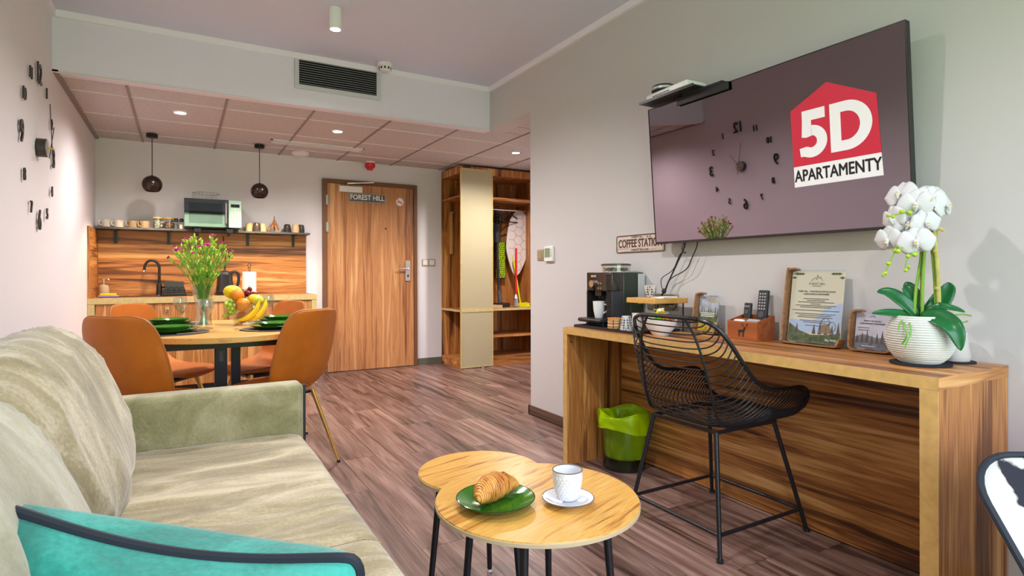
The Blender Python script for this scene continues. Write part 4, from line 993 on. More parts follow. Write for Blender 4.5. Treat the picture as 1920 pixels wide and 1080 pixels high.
bn = MB(); random.seed(5)
for k in range(130):
    a = random.random()*6.28; r = .072*math.sqrt(random.random()); bn.ball((.02+r*math.cos(a), .03+r*math.sin(a), .309+.016*random.random()), (.006,.004,.004), 6, 4)
o = bn.build('coffee_beans', mat('coffee_beans', (.16,.06,.025), .4), hp); o['kind'] = 'stuff'
MB().lathe([(0,.3385),(.087,.3385),(.087,.346),(.080,.350),(0,.350)], 32, c=(.02,.03,0)).build('hopper_lid', mat('lid_bronze', (.10,.085,.07), .2, .6), t)
MB().box(.085,.135,-.088,-.0785,.12,.292).build('water_tank', mat('tank_clear', (.55,.56,.58), .1, spec=.6), t, bevel=.004)
def cup(name, label, x, y, z, r, h_, m, rz=0, handle=False, cat='cup', grp=None):
    t = thing(name, label, cat, (x,y,z), rz=rz, group=grp)
    MB().lathe([(0,.002),(r*.62,0),(r*.68,.006),(r*.9,h_*.45),(r,h_),(r*.94,h_),(r*.84,h_*.45),(r*.6,.010),(0,.008)], 28).build('body', m, t)
    if handle: MB().tube([(0,-r*.93,h_*.82),(0,-r-.022,h_*.80),(0,-r-.026,h_*.5),(0,-r*.82,h_*.28)],.005,8).build('handle', m, t)
    return t
cup('coffee_mug', 'white tall mug standing under the coffee spout', 2.067, 2.60, D1+.0405, .036, .095, white_gloss, R(20), True, 'mug')
def patterned(name):
    m, tr, b = newmat(name); c = tr.nodes.new('ShaderNodeTexCoord'); v = tr.nodes.new('ShaderNodeTexVoronoi'); v.feature = 'DISTANCE_TO_EDGE'; v.inputs['Scale'].default_value = 75; v.inputs['Randomness'].default_value = .15
    tr.links.new(c.outputs['Object'], v.inputs['Vector']); r = tr.nodes.new('ShaderNodeValToRGB'); r.color_ramp.elements[0].position = .12; r.color_ramp.elements[0].color = (.62,.60,.58,1); r.color_ramp.elements[1].position = .2; r.color_ramp.elements[1].color = (.05,.055,.065,1)
    tr.links.new(v.outputs['Distance'], r.inputs['Fac']); tr.links.new(r.outputs[0], b.inputs['Base Color']); b.inputs['Roughness'].default_value = .3
    return m
pat = patterned('dark_pattern_glaze')
def upcup(label, x, y, z, m, h_=.078, r=.036):
    t = thing('espresso_cup', label, 'cup', (x,y,z), group='espresso cups on the desk')
    MB().lathe([(r,0),(r*.98,.004),(r*.80,h_*.7),(r*.66,h_*.97),(r*.6,h_),(0,h_)], 28).build('body', m, t)
upcup('upturned dark patterned cup beside the biscuits', 1.985, 2.275, D1, pat, .075, .034); upcup('upturned cream cup behind the patterned cup', 2.075, 2.30, D1, cream, .085, .036)
t = thing('biscuit_basket', 'low wire rack holding a stack of sandwich biscuits', 'rack', (1.965, 2.345, D1))
MB().tube([(p[0],p[1],.004) for p in rrect(.085,.085,.012,3)],.0022,6,closed=True).build('base_ring', black_metal, t)
for sx_ in (-1,1):
    for sy_ in (-1,1): MB().cyl((sx_*.0415,sy_*.0415,.004),(sx_*.0415,sy_*.0415,.055),.002,n=6).build('post', black_metal, t)
MB().tube(spline([(-.0415,.0415,.055),(-.02,.0415,.066),(.02,.0415,.066),(.0415,.0415,.055)],10),.002,6).build('handle', black_metal, t)
bis = mat('biscuit', (.52,.22,.06), .7, bump=.4, bscale=120); filling = mat('biscuit_cream', (.75,.52,.25), .7)
for k, lb in enumerate(('bottom biscuit of the stack', 'middle biscuit of the stack', 'top biscuit of the stack')):
    t = thing('biscuit', lb+' in the wire rack', 'biscuit', (1.965, 2.345, D1+.0065+.0185*k), group='sandwich biscuits in the wire rack')
    MB().lathe([(0,0),(.034,0),(.036,.003),(.036,.005),(0,.005)], 24).lathe([(0,.0125),(.036,.0125),(.036,.015),(.033,.018),(0,.018)], 24).build('wafer', bis if k == 2 else filling, t)
    MB().lathe([(0,.005),(.033,.005),(.033,.0125),(0,.0125)], 24).build('filling', filling if k == 2 else bis, t)
# two-tier stand
t = thing('display_stand', 'small oak riser on thin black wire legs', 'stand', (2.14, 2.215, D0), rz=R(0))
box(-.115,.115,-.105,.105,.145,.172).build('top_board', oak, t, bevel=.003)
for sx_ in (-1,1):
    for sy_ in (-1,1): MB().cyl((sx_*.095,sy_*.09,0),(sx_*.095,sy_*.09,.145),.004,n=8).build('leg', black_metal, t)
z2 = D0+.1725
cup('espresso_cup', 'dark patterned cup standing on the oak riser', 2.14, 2.265, z2, .034, .062, pat, 0, False, 'cup', 'espresso cups on the desk')
t = thing('napkin_stack', 'white folded papers lying on the oak riser', 'napkins', (2.14, 2.16, z2), rz=R(12))
for k in range(3): box(-.07,.07,-.035,.035,.0022*k,.0022*k+.002).build('sheet', white_paint, t, rot=(0,0,R(4*k)))
t = thing('capsule_tub', 'clear tub with blue lidded creamers under the riser', 'tub', (2.19, 2.20, D0))
MB().lathe([(0,0),(.03,0),(.036,.07),(.034,.07),(.028,.004),(0,.004)], 24).build('tub', white_plastic, t)
MB().lathe([(0,.071),(.026,.071),(.026,.085),(0,.085)], 20).build('lid', mat('blue_lid', (.03,.08,.5), .4), t)
# candy bowl
CBX, CBY = 1.995, 2.04
t = thing('candy_bowl', 'white ceramic bowl heaped with wrapped candies', 'bowl', (CBX, CBY, D0))
MB().lathe([(0,0),(.036,0),(.040,.006),(.068,.04),(.080,.078),(.077,.078),(.064,.042),(.036,.012),(0,.010)], 40).build('body', white_gloss, t)
cm = {'yellow': mat('candy_yellow', (.80,.62,.03), .25), 'green': mat('candy_green', (.10,.55,.03), .25), 'red': mat('candy_red', (.75,.06,.03), .25), 'orange': mat('candy_orange', (.85,.35,.05), .25), 'white': mat('candy_white', (.82,.78,.66), .25)}
cmesh = {k: MB().ball((0,0,0),(.013,.009,.008),10,7).mesh('sweet', m) for k, m in cm.items()}
wmesh = {k: MB().prism([(.012,0,0),(.024,.008,0),(.026,0,.002),(.024,-.008,0)],(0,0,.0015)).prism([(-.012,0,0),(-.024,-.008,0),(-.026,0,.002),(-.024,.008,0)],(0,0,.0015)).mesh('wrapper_twist', m) for k, m in cm.items()}
random.seed(21); keys = ['yellow','green','red','yellow','orange','green','white','yellow']
for k in range(46):
    a = k*2.4; q = math.sqrt((k % 19+.5)/19); lay = k//19; r = (.062,.048,.026)[lay]*q
    c = keys[k % 8]
    t = thing('candy', '%s wrapped candy in the white bowl' % c, 'candy', (CBX+r*math.cos(a), CBY+r*math.sin(a), D0+.070+.016*lay+.008*(1-q)+(.012 if lay and q < .4 else 0)), rot=(random.uniform(-.3,.3), random.uniform(-.3,.3), random.uniform(0,6.28)), group='%s candies in the bowl' % c)
    for nm, ms_ in (('sweet', cmesh[c]), ('wrapper_twist', wmesh[c])):
        o = bpy.data.objects.new(nm, ms_); COL.objects.link(o); o.parent = t
# sockets, plugs and cables
t = thing('socket_panel', 'metal triple socket panel on the wall behind the riser', 'socket', (XR, 2.335, .905), rot=(0,0,-R(90)))
box(-.115,.115,-.010,0,-.045,.045).build('surround', mat('socket_bronze', (.42,.36,.24), .35, .5), t, bevel=.003)
for k in range(3): MB().cyl((-.072+.072*k,-.0102,0),(-.072+.072*k,-.013,0),.026,n=22).build('socket_face', white_plastic if k == 2 else grey_metal, t)
t = thing('power_plug', 'black power adapter plugged into the socket panel', 'plug', (XR-.012, 2.27, .915), rot=(0,0,-R(90)))
box(-.055,.035,-.05,0,-.025,.025).build('body', black_plastic, t, bevel=.006); MB().tube(spline([(.035,-.03,0),(.07,-.04,.005),(.075,-.03,-.03),(.05,-.03,-.05)],10),.003,6).build('lead', black_plastic, t)
def cable(pts, lb, r=.003):
    tag(MB().tube(spline(pts,30),r,6).build('cable', black_plastic), lb, 'cable', 'cables below the television')
cable([(2.255,2.135,1.235),(2.262,2.14,1.20),(2.262,2.20,1.10),(2.262,2.26,1.005),(2.262,2.285,.96),(2.262,2.34,.915),(2.275,2.38,.905)], 'straight black cable from the television to the socket panel', .004)
cable([(2.255,2.06,1.24),(2.262,2.055,1.205),(2.262,2.09,1.14),(2.262,2.13,1.08),(2.262,2.24,1.03),(2.262,2.275,.97),(2.255,2.30,.945)], 'looser black cable hanging right of the straight one')
cable([(2.255,2.128,1.235),(2.258,2.155,1.185),(2.256,2.125,1.165),(2.256,2.165,1.16),(2.256,2.215,1.08),(2.256,2.30,1.03),(2.256,2.29,.965)], 'thin kinked black cable crossing the straight one', .0022)
t = tag(MB().ball((0,0,0),(.012,.014,.014),12,8).build('cable_clip', black_plastic, loc=(2.258,2.283,.965)), 'round black cord lock bundling the cables', 'cable clip')

# brochure holders: bent plywood strip, acrylic and print, facing -x
ply = wood('bent_plywood', [(.3,(.22,.10,.04)),(.7,(.42,.22,.09))], 'x', across=40)
sky_c = mat('print_sky', (.45,.56,.78), .6); cream_p = mat('print_cream', (.72,.66,.52), .6); forest_p = mat('print_forest', (.10,.13,.06), .6, var=.5, vscale=60); ochre_p = mat('print_ochre', (.55,.36,.04), .6, var=.4, vscale=50); mount_p = mat('print_mountain', (.35,.38,.44), .6, var=.4, vscale=40); text_p = mat('print_text', (.10,.09,.07), .7)
acr = thin_glass('acrylic', (.97,.98,.98), .7, 1.3)
def holder(label, y, x, w, h_, tilt=8, lip=True):
    # local: x right (world -y), z up, front -y (world -x)
    t = thing('brochure_holder', label, 'brochure holder', (x, y, D0+.004), rot=(R(-tilt), 0, -R(90)), group='bent plywood brochure holders')
    P = [(-w/2+.035,0,h_),(-w/2+.012,0,h_-.004),(-w/2,0,h_-.025),(-w/2,0,.02),(-w/2+.006,0,.006),(-w/2+.02,0,0),(w/2-.02,0,0)]
    P += [(w/2+.002,0,.008),(w/2+.012,0,.032)] if lip else [(w/2,0,.0)]
    P = spline(P, 40); m = MB(); nP = len(P); T_ = .0035
    ins = []; 
    for i in range(nP):
        a = Vector(P[max(i-1,0)]); b = Vector(P[min(i+1,nP-1)]); tg = (b-a).normalized(); nr = Vector((-tg.z,0,tg.x)); ins.append(nr)
    k0 = 0
    for i in range(nP):
        p_ = Vector(P[i]); n_ = ins[i]
        for yy, s_ in ((-.03,1),(.012,1),(.012,-1),(-.03,-1)): m.v.append(tuple(p_+n_*T_*s_+Vector((0,yy,0))))
    for i in range(nP-1):
        for j in range(4):
            m.f.append((i*4+j, i*4+(j+1) % 4, (i+1)*4+(j+1) % 4, (i+1)*4+j))
    m.f.append((0,1,2,3)); m.f.append(tuple((nP-1)*4+j for j in (3,2,1,0)))
    m.build('plywood_strip', ply, t)
    return t
# large
LW, LH = .232, .312
t = holder('large upright brochure holder with a long printed letter', 1.432, 2.235, LW, LH)
pg = box(-LW/2+.012, LW/2+.005, -.006, -.004, .008, .300).build('page', cream_p, t)
a0, a1 = -LW/2+.014, LW/2+.003
MB().prism([(a0,-.0062,.10),(a0+.11,-.0062,.10),(a1-.06,-.0062,.155),(a1,-.0062,.175),(a1,-.0062,.05),(a0,-.0062,.05)],(0,-.0003,0)).build('print_sky', sky_c, pg)
MB().prism([(a0,-.0064,.085),(a0+.05,-.0064,.055),(a0+.10,-.0064,.04),(a1-.05,-.0064,.045),(a1,-.0064,.055),(a1,-.0064,.009),(a0,-.0064,.009)],(0,-.0003,0)).build('print_meadow', forest_p, pg)
for k in range(9):
    x = a0+.012+.025*k; hh_ = .03+.012*((k*7) % 3); z = .045
    if .06 < x-a0 < .10: continue
    MB().prism([(x-.008,-.0068,z),(x+.008,-.0068,z),(x,-.0068,z+hh_)],(0,-.0002,0)).build('print_fir', text_p, pg)
MB().tube([(a1-.062+.018*math.cos(R(a)),-.0068,.092+.02*math.sin(R(a))) for a in range(-30,211,20)],.003,5,flat=.2).tube([(a1-.036+.016*math.cos(R(a)),-.0068,.078+.02*math.sin(R(a))) for a in range(-60,200,20)],.003,5,flat=.2).prism([(a1-.09,-.0067,.05),(a1-.03,-.0067,.05),(a1-.05,-.0067,.09),(a1-.075,-.0067,.085)],(0,-.0003,0)).build('print_tower', mat('print_tower_brown', (.30,.20,.12), .6), pg)
tx = (R(90),0,0); mx_ = (a0+a1)/2
def mountain_logo(par, x, z, s, yy=-.0066):
    MB().tube([(x-.03*s,yy,z),(x-.012*s,yy,z+.016*s),(x-.004*s,yy,z+.006*s),(x,yy,z+.028*s),(x+.008*s,yy,z+.01*s),(x+.014*s,yy,z+.02*s),(x+.026*s,yy,z)],.0016*s,5,flat=.3).build('print_logo', text_p, par)
mountain_logo(pg, mx_, .262, .9)
lettering('print_lettering', 'FOREST HILL', .0125, text_p, pg, (mx_,-.0064,.250), tx, ext=.0002)
lettering('print_lettering', 'APARTAMENTY', .006, text_p, pg, (mx_,-.0064,.241), tx, ext=.0002)
lettering('print_lettering', 'FOREST HILL - TWÓJ DRUGI DOM NA SZLAKU', .0092, text_p, pg, (mx_,-.0064,.218), tx, ext=.0002, off=.0002, sx_=.84)
lettering('print_lettering', 'KARKONOSKICH WSPOMNIEŃ', .0092, text_p, pg, (mx_,-.0064,.207), tx, ext=.0002, off=.0002, sx_=.84)
for z, w_ in ((.188,.5),(.181,.36),(.174,.72),(.167,.2),(.160,.8),(.153,.62),(.140,.92),(.126,.8),(.119,.64),(.112,.7),(.098,.58),(.091,.45),(.078,.35)):
    MB().box(mx_-w_*.108, mx_+w_*.108, -.0071, -.0068, z-.0012, z+.0012).build('print_line', text_p, pg)
lettering('print_lettering', 'Sky Walk', .0125, white_paint, pg, (a1-.036,-.0074,.024), tx, ext=.0002, off=.0003)
for s_ in (0,1):
    for k in range(4):
        x = (a0+.008+.012*k) if s_ == 0 else (a1-.008-.012*k); z = .292-.007*((k*3) % 3)-(.016 if k == 0 else 0)
        MB().prism([(x-.012,-.0066,z),(x,-.0066,z+.005),(x+.012,-.0066,z),(x,-.0066,z-.006)],(0,-.0002,0)).build('print_leaf', forest_p, pg)
box(a0-.006, a1+.004, -.0105, -.0085, .004, .308).build('acrylic_cover', acr, t)
# small (landscape card by the orchid)
t = holder('small brochure holder with a pale card beside the orchid pot', 1.195, 2.235, .142, .150)
pg = box(-.061, .09, -.006, -.004, .008, .142).build('page', mat('print_mist', (.55,.55,.66), .6), t)
MB().prism([(-.06,-.0064,.05),(-.03,-.0064,.062),(.02,-.0064,.05),(.088,-.0064,.06),(.088,-.0064,.009),(-.06,-.0064,.009)],(0,-.0003,0)).build('print_meadow', mat('print_dusk', (.16,.17,.22), .6, var=.4, vscale=50), pg)
for k in range(6):
    x = -.052+.018*k; MB().prism([(x-.007,-.0068,.03),(x+.007,-.0068,.03),(x,-.0068,.06+.01*(k % 3))],(0,-.0002,0)).build('print_fir', text_p, pg)
mountain_logo(pg, 0, .124, .45)
lettering('print_lettering', 'ŚWIATY NA SZLAKU', .008, text_p, pg, (.0,-.0064,.112), tx, ext=.0002, off=.0002, sx_=.85)
lettering('print_lettering', 'KARKONOSKICH WSPOMNIEŃ', .008, text_p, pg, (.0,-.0064,.102), tx, ext=.0002, off=.0002, sx_=.8)
for z in (.086,.077): MB().box(-.052,-.01,-.0066,-.0063,z-.0012,z+.0012).build('print_line', text_p, pg)
lettering('print_lettering', 'www.foresthill', .008, white_paint, pg, (-.01,-.0072,.018), tx, ext=.0002)
# photo holder (left)
t = holder('photo brochure holder with a forest picture left of the remote box', 1.972, 2.235, .135, .195)
pg = box(-.056, .062, -.006, -.004, .008, .185).build('page', mount_p, t)
MB().prism([(-.055,-.0064,.085),(.061,-.0064,.075),(.061,-.0064,.009),(-.055,-.0064,.009)],(0,-.0003,0)).build('print_meadow', ochre_p, pg)
MB().prism([(-.055,-.0066,.10),(-.02,-.0066,.085),(.061,-.0066,.09),(.061,-.0066,.055),(-.055,-.0066,.05)],(0,-.0003,0)).build('print_forest', forest_p, pg)
for k in range(9):
    x = -.05+.0135*k; MB().prism([(x-.007,-.007,.08),(x+.007,-.007,.08),(x,-.007,.112+.022*((k*5) % 3)/2)],(0,-.0002,0)).build('print_fir', forest_p, pg)
MB().prism([(.01,-.007,.02),(.055,-.007,.015),(.058,-.007,.04),(.02,-.007,.045)],(0,-.0003,0)).build('print_rock', mat('print_rock', (.34,.20,.12), .6), pg)
mountain_logo(pg, -.03, .165, .5, -.007)
for z, w_ in ((.098,.09),(.090,.085),(.082,.08)): MB().box(-w_/2,w_/2,-.0076,-.0073,z-.0015,z+.0015).build('print_line', white_paint, pg)
for z, w_ in ((.17,.05),(.162,.05),(.154,.05)): MB().box(.03-w_/2,.03+w_/2,-.0068,-.0065,z-.0012,z+.0012).build('print_line', ochre_p, pg)

# remote box
t = thing('remote_box', 'reddish wooden remote box with a stag emblem', 'box', (2.225, 1.713, D0), rot=(0,0,-R(90)-R(4)))
rb = wood('red_stained_wood', [(.3,(.22,.055,.015)),(.6,(.40,.11,.028)),(.75,(.48,.16,.045))], 'x', across=20)
bw, bd_, bh = .083, .055, .108
box(-bw,bw,-bd_,bd_,0,.006).build('bottom', rb, t); box(-bw,bw,-bd_,-bd_+.007,.006,.082).build('front_board', rb, t); box(-bw,bw,bd_-.007,bd_,.006,bh).build('back_board', rb, t)
for s_ in (-1,1):
    xs = sorted((s_*bw, s_*(bw-.007)))
    MB().prism([(xs[0],-bd_+.007,.006),(xs[0],bd_-.007,.006),(xs[0],bd_-.007,bh),(xs[0],-bd_+.007,.084)],(xs[1]-xs[0],0,0)).build('side_board', rb, t)
MB().box(-bw+.007,bw-.007,-.003,.003,.006,.092).build('divider', rb, t)
st = MB(); yy = -bd_-.0006
st.prism([(-.022,yy,.036),(-.018,yy,.044),(.006,yy,.046),(.012,yy,.056),(.020,yy,.058),(.022,yy,.052),(.015,yy,.040),(.010,yy,.034),(-.018,yy,.033)],(0,-.0004,0))
for x in (-.019,-.013,.004,.009): st.box(x,x+.003,yy-.0004,yy,.014,.036)
for s_ in (-1,1):
    st.tube([(.016+.002*s_,yy,.057),(.016+.012*s_,yy,.063),(.016+.016*s_,yy,.076)],.0013,4,flat=.3); st.tube([(.016+.010*s_,yy,.062),(.016+.006*s_,yy,.073)],.001,4,flat=.3); st.tube([(.016+.013*s_,yy,.066),(.016+.021*s_,yy,.073)],.001,4,flat=.3)
st.build('stag_emblem', black_print, t)
rem_m = mat('remote_dark', (.03,.032,.034), .45)
def remote(label, y, w, h_, lean, keysn, zoff):
    t = thing('remote_control', label, 'remote', (2.245, y, D0+zoff), rot=(R(-lean),0,-R(90)), group='remote controls in the wooden box')
    box(-w/2,w/2,-.009,.009,0,h_).build('body', rem_m, t, bevel=.004)
    for a in range(3):
        for b in range(keysn): box(-w*.32+w*.26*a-.0,-w*.32+w*.26*a+w*.14,-.0105,-.009,h_-.02-.0135*b,h_-.013-.0135*b).build('key', grey_metal, t)
    MB().cyl((0,-.009,h_-.028-.0135*keysn),(0,-.011,h_-.028-.0135*keysn),w*.3,n=20).build('navigation_ring', dark_grey, t)
remote('short dark remote standing at the left in the wooden box', 1.755, .034, .155, 8, 1, .007); remote('tall dark remote with many keys in the wooden box', 1.678, .048, .215, 8, 6, .007)
t = thing('earbud_case', 'small white case in the front of the wooden box', 'case', (2.195, 1.748, D0+.045)); box(-.014,.014,-.026,.026,0,.044).build('body', white_gloss, t, bevel=.008); box(-.0145,.0145,-.0265,.0265,.028,.029).build('lid_gap', grey_metal, t)
t = thing('card_stack', 'pale cards standing in the front of the wooden box', 'cards', (2.195, 1.675, D0+.0065), rz=R(-4))
for k in range(4): box(-.012+.005*k,-.010+.005*k,-.03,.03,0,.080+.002*k).build('card', white_plastic if k % 2 else grey_metal, t)

# orchid, pot and coasters
PX, PY = 2.085, .962
felt = mat('black_felt', (.018,.018,.022), .95)
tag(MB().lathe([(0,0),(.085,0),(.085,.006),(0,.006)], 48).build('felt_coaster', felt, loc=(PX, PY, D0)), 'large round black felt coaster under the orchid pot', 'coaster', 'felt coasters')
t = thing('plant_pot', 'white ribbed spherical ceramic pot holding the orchid', 'pot', (PX, PY, D0+.0065))
rib_w = mat('ribbed_white', (.68,.68,.64), .45)
pf = []; nR = 22
for k in range(nR*6+1):
    u = k/(nR*6); a = R(-56+u*98); r = .097*math.cos(a)*1.0; z = .108+.124*math.sin(a)*1.02-.0
    pf.append((r*(1+.026*math.sin(2*math.pi*u*nR)), z))
z0 = pf[0][1]; pf = [(r, (z-z0)*.152/(pf[-1][1]-z0)) for r, z in pf]
MB().lathe([(0,0)]+pf+[(pf[-1][0]-.006,.150),(pf[-1][0]-.006,.12),(0,.12)], 64).build('body', rib_w, t, ang=80)
MB().lathe([(0,.130),(pf[-1][0]-.0065,.130),(pf[-1][0]-.0065,.134),(0,.139)], 32).build('moss', mat('dark_soil', (.05,.06,.02), .9), t)
ZP = D0+.0065+.140
t = thing('orchid', 'white flowering orchid with four stems and glossy leaves', 'orchid', (PX, PY, ZP))
leaf_m = mat('orchid_leaf', (.008,.125,.030), .3, var=.2, vscale=15); stem_o = mat('orchid_stem', (.22,.42,.05), .5); bamboo = mat('bamboo_cane', (.50,.44,.12), .5, var=.2, vscale=40); petal_m = mat('orchid_petal', (.70,.70,.72), .55, sheen=.2); lip_m = mat('orchid_lip', (.75,.45,.03), .5)
# local axes: right in the photo is about (+.45,-.89)->world -y/+x ; use rr (screen right) and tt (towards the camera)
rr_ = Vector((.42,-.91,0)); tt = Vector((-.91,-.42,0)); up = Vector((0,0,1))
def o3(a, b, c): return rr_*(a*.84)+up*b+tt*(c*.84)
def leaf(pts, w, curl=.25):
    c = [Vector(o3(*p)) for p in spline(pts, 16)]; m = MB(); nv = 6
    def fn(u, v):
        i = u*15; k = min(int(i),14); p_ = c[k].lerp(c[k+1], i-k); tg = (c[k+1]-c[k]).normalized(); sd = tg.cross(tt*.75+Vector((0,0,.65)))
        if sd.length < .1: sd = rr_.copy()
        sd.normalize(); nr = sd.cross(tg); s_ = 2*v-1; ww = w*max(.02, math.sin(math.pi*min(1,(.08+.92*u)))**.75*(1-.25*u))
        return p_+sd*ww*s_+nr*(curl*ww*(abs(s_)))
    m.grid(fn, 20, nv); o = m.build('leaf', leaf_m, t); sm = o.modifiers.new('solid','SOLIDIFY'); sm.thickness = .0025; return o
leaf([(0,.0,0),(-.045,.05,.01),(-.10,.085,.015),(-.14,.088,.02)],.026)
leaf([(-.005,.0,0),(-.015,.06,-.01),(-.04,.105,-.02),(-.055,.105,-.03)],.026)
leaf([(-.01,.01,.0),(-.05,.015,.03),(-.11,.02,.05),(-.155,.018,.06)],.018)
leaf([(.01,.0,0),(.05,.035,-.03),(.085,.09,-.05),(.09,.12,-.06)],.034)
leaf([(.0,.01,.03),(.05,.012,.07),(.10,-.02,.11),(.12,-.085,.115)],.036)
leaf([(.0,.015,.0),(.05,.045,.03),(.10,.04,.04),(.135,.03,.05)],.013)
def o3s(pts, n=24): return [tuple(o3(*p)) for p in spline(pts, n)]
MB().tube(o3s([(-.02,-.01,0),(-.012,.10,0),(.004,.20,.0),(.0,.27,.0),(-.03,.33,.02)]),.0052,8).build('stem', stem_o, t)
MB().tube(o3s([(.006,.0,.01),(.010,.15,.01),(.018,.28,.01),(.008,.35,.015)]),.0052,8).build('stem', stem_o, t)
MB().tube(o3s([(.002,.0,-.01),(.008,.20,-.005),(.014,.28,0),(.010,.33,.0)]),.0045,8).build('stem', bamboo, t)
MB().tube(o3s([(.052,.0,0),(.045,.15,.0),(.034,.27,.0),(.03,.35,.0),(.0,.40,.01)]),.0052,8).build('stem', stem_o, t)
cn = MB().tube(o3s([(.060,.0,.012),(.055,.15,.012),(.044,.28,.01),(.035,.36,.005)]),.0065,8)
for u in (.10,.22,.31): cn.ball(tuple(o3(.058-.05*u,u,.012)),.0085,10,6)
cn.build('cane', bamboo, t)
MB().tube(o3s([(.03,.305,.01),(.045,.30,.02),(.06,.292,.02),(.075,.285,.015)],8),.005,6).tube(o3s([(.035,.30,.0),(.05,.29,.0),(.056,.27,.0)],8),.004,6).build('raffia_tie', mat('raffia', (.62,.50,.16), .7), t)
def blossom(a, b, c, s, nrm, roll=0):
    """five rounded petals, a lip and a column; nrm = facing (right, up, toward)"""
    n_ = Vector(o3(*nrm)).normalized(); u = up-n_*up.dot(n_); u.normalize(); v = u.cross(n_)
    M = Matrix.Rotation(R(roll), 3, n_); u = M @ u; v = M @ v
    C0 = Vector(o3(a,b,c))
    fl_ = bpy.data.objects.new('blossom', None); COL.objects.link(fl_); fl_.parent = t; fl_.location = C0
    for ang, ln, wd_, off in ((180,.036,.021,-.003),(90,.040,.034,.003),(-90,.040,.034,.003),(0,.037,.024,-.003),(130,.036,.020,-.004),(-130,.036,.020,-.004)):
        if ang == 180: continue
        d_ = u*math.cos(R(ang))+v*math.sin(R(ang)); e_ = n_.cross(d_)
        def fn(x, y, d_=d_, e_=e_, ln=ln, wd_=wd_, off=off):
            th = math.pi*x; r_ = x; wdt = wd_*math.sin(math.pi*min(.985,max(.06,x))**.85)**.7
            return (d_*(ln*1.15*x)+e_*(wdt*(2*y-1))+n_*(off+.010*x-.014*x*x-.006*(2*y-1)**2))*s
        o = MB().grid(fn, 10, 8).build('petal', petal_m, fl_); sm = o.modifiers.new('solid','SOLIDIFY'); sm.thickness = .0012
    MB().ball(tuple(n_*.008*s), .0065*s, 8, 6).tube([n_*.006*s, n_*.014*s-u*.008*s, n_*.010*s-u*.020*s],.006*s,8,radii=[.005*s,.007*s,.002*s]).build('lip', petal_m, fl_)
    MB().ball(tuple(n_*.015*s-u*.004*s), .0042*s, 8, 6).build('throat', lip_m, fl_)
B = [(-.062,.445,.02,1.15,(-.5,.3,.8),10),(-.012,.405,.055,1.15,(-.1,-.1,1),0),(.032,.42,.04,1.1,(.3,.1,1),-15),(.075,.40,.01,1.05,(.9,.1,.5),10),(-.085,.365,.04,1.0,(-.7,-.1,.8),20),
     (-.035,.345,.05,1.05,(.0,.0,1),-20),(.018,.345,.055,1.0,(.4,-.1,.9),15),(-.10,.295,.045,1.05,(-.5,-.2,.9),0),(-.012,.285,.075,1.15,(.0,-.05,1),10),(-.07,.335,.0,.95,(-.9,.2,.3),0),(.03,.45,-.01,1.0,(.2,.6,.5),40),(-.045,.30,.03,.9,(-.2,-.3,.8),60)]
for b_ in B: blossom(b_[0], b_[1]-.035, *b_[2:])
bud_o = mat('orchid_bud', (.42,.60,.03), .4)
for pts, buds in (([(-.02,.385,.06),(-.06,.375,.09),(-.105,.365,.10)],[.2,.5,.75,.95]), ([(-.07,.28,.06),(-.085,.24,.08),(-.105,.195,.09),(-.118,.17,.09)],[.25,.55,.8,.98]), ([(-.01,.25,.08),(-.035,.235,.10),(-.045,.20,.10),(-.03,.20,.10)],[.15,.45,.75,.95]), ([(-.05,.27,.07),(-.062,.262,.09),(-.07,.258,.10)],[.9])):
    P = o3s([(q[0], q[1]-.035, q[2]) for q in pts], 12); MB().tube(P,.0022,6).build('flower_twig', stem_o, t)
    for k, u in enumerate(buds):
        p_ = Vector(P[int(u*11)])+Vector((0,0,.006 if k % 2 else -.004)); MB().ball(tuple(p_), (.0085-.0012*k,)*2+(.0078-.001*k,), 10, 7).build('bud', bud_o, t)
rt = MB()
for k, pts in enumerate(([(-.045,.0,.06),(-.050,-.02,.115),(-.040,-.045,.128),(-.055,-.075,.115)],[(-.04,.0,.06),(-.03,-.015,.11),(-.028,-.04,.128),(-.038,-.06,.132),(-.045,-.085,.132)],[(-.05,.0,.06),(-.062,-.01,.10),(-.066,-.03,.115)],[(.09,.01,-.05),(.13,.016,-.07),(.16,.012,-.075)],[(.09,.0,-.05),(.12,-.012,-.07),(.15,-.006,-.08)])):
    MB().tube(o3s(pts,12),.0024,6).build('aerial_root', mat('root_green', (.16,.42,.05), .5) if k < 3 else stem_g, t)
tag(MB().lathe([(0,0),(.055,0),(.055,.005),(0,.005)], 36).build('felt_coaster', felt, loc=(2.235, .925, D0)), 'small round black felt coaster behind the orchid pot', 'coaster', 'felt coasters')
t = thing('stone_cup', 'pale grey beaker standing behind the orchid pot', 'beaker', (2.235, .925, D0+.0055))
MB().lathe([(0,0),(.038,0),(.042,.012),(.036,.045),(.032,.095),(.029,.095),(.033,.045),(0,.01)], 32).build('body', mat('pale_stone', (.55,.53,.50), .6), t)
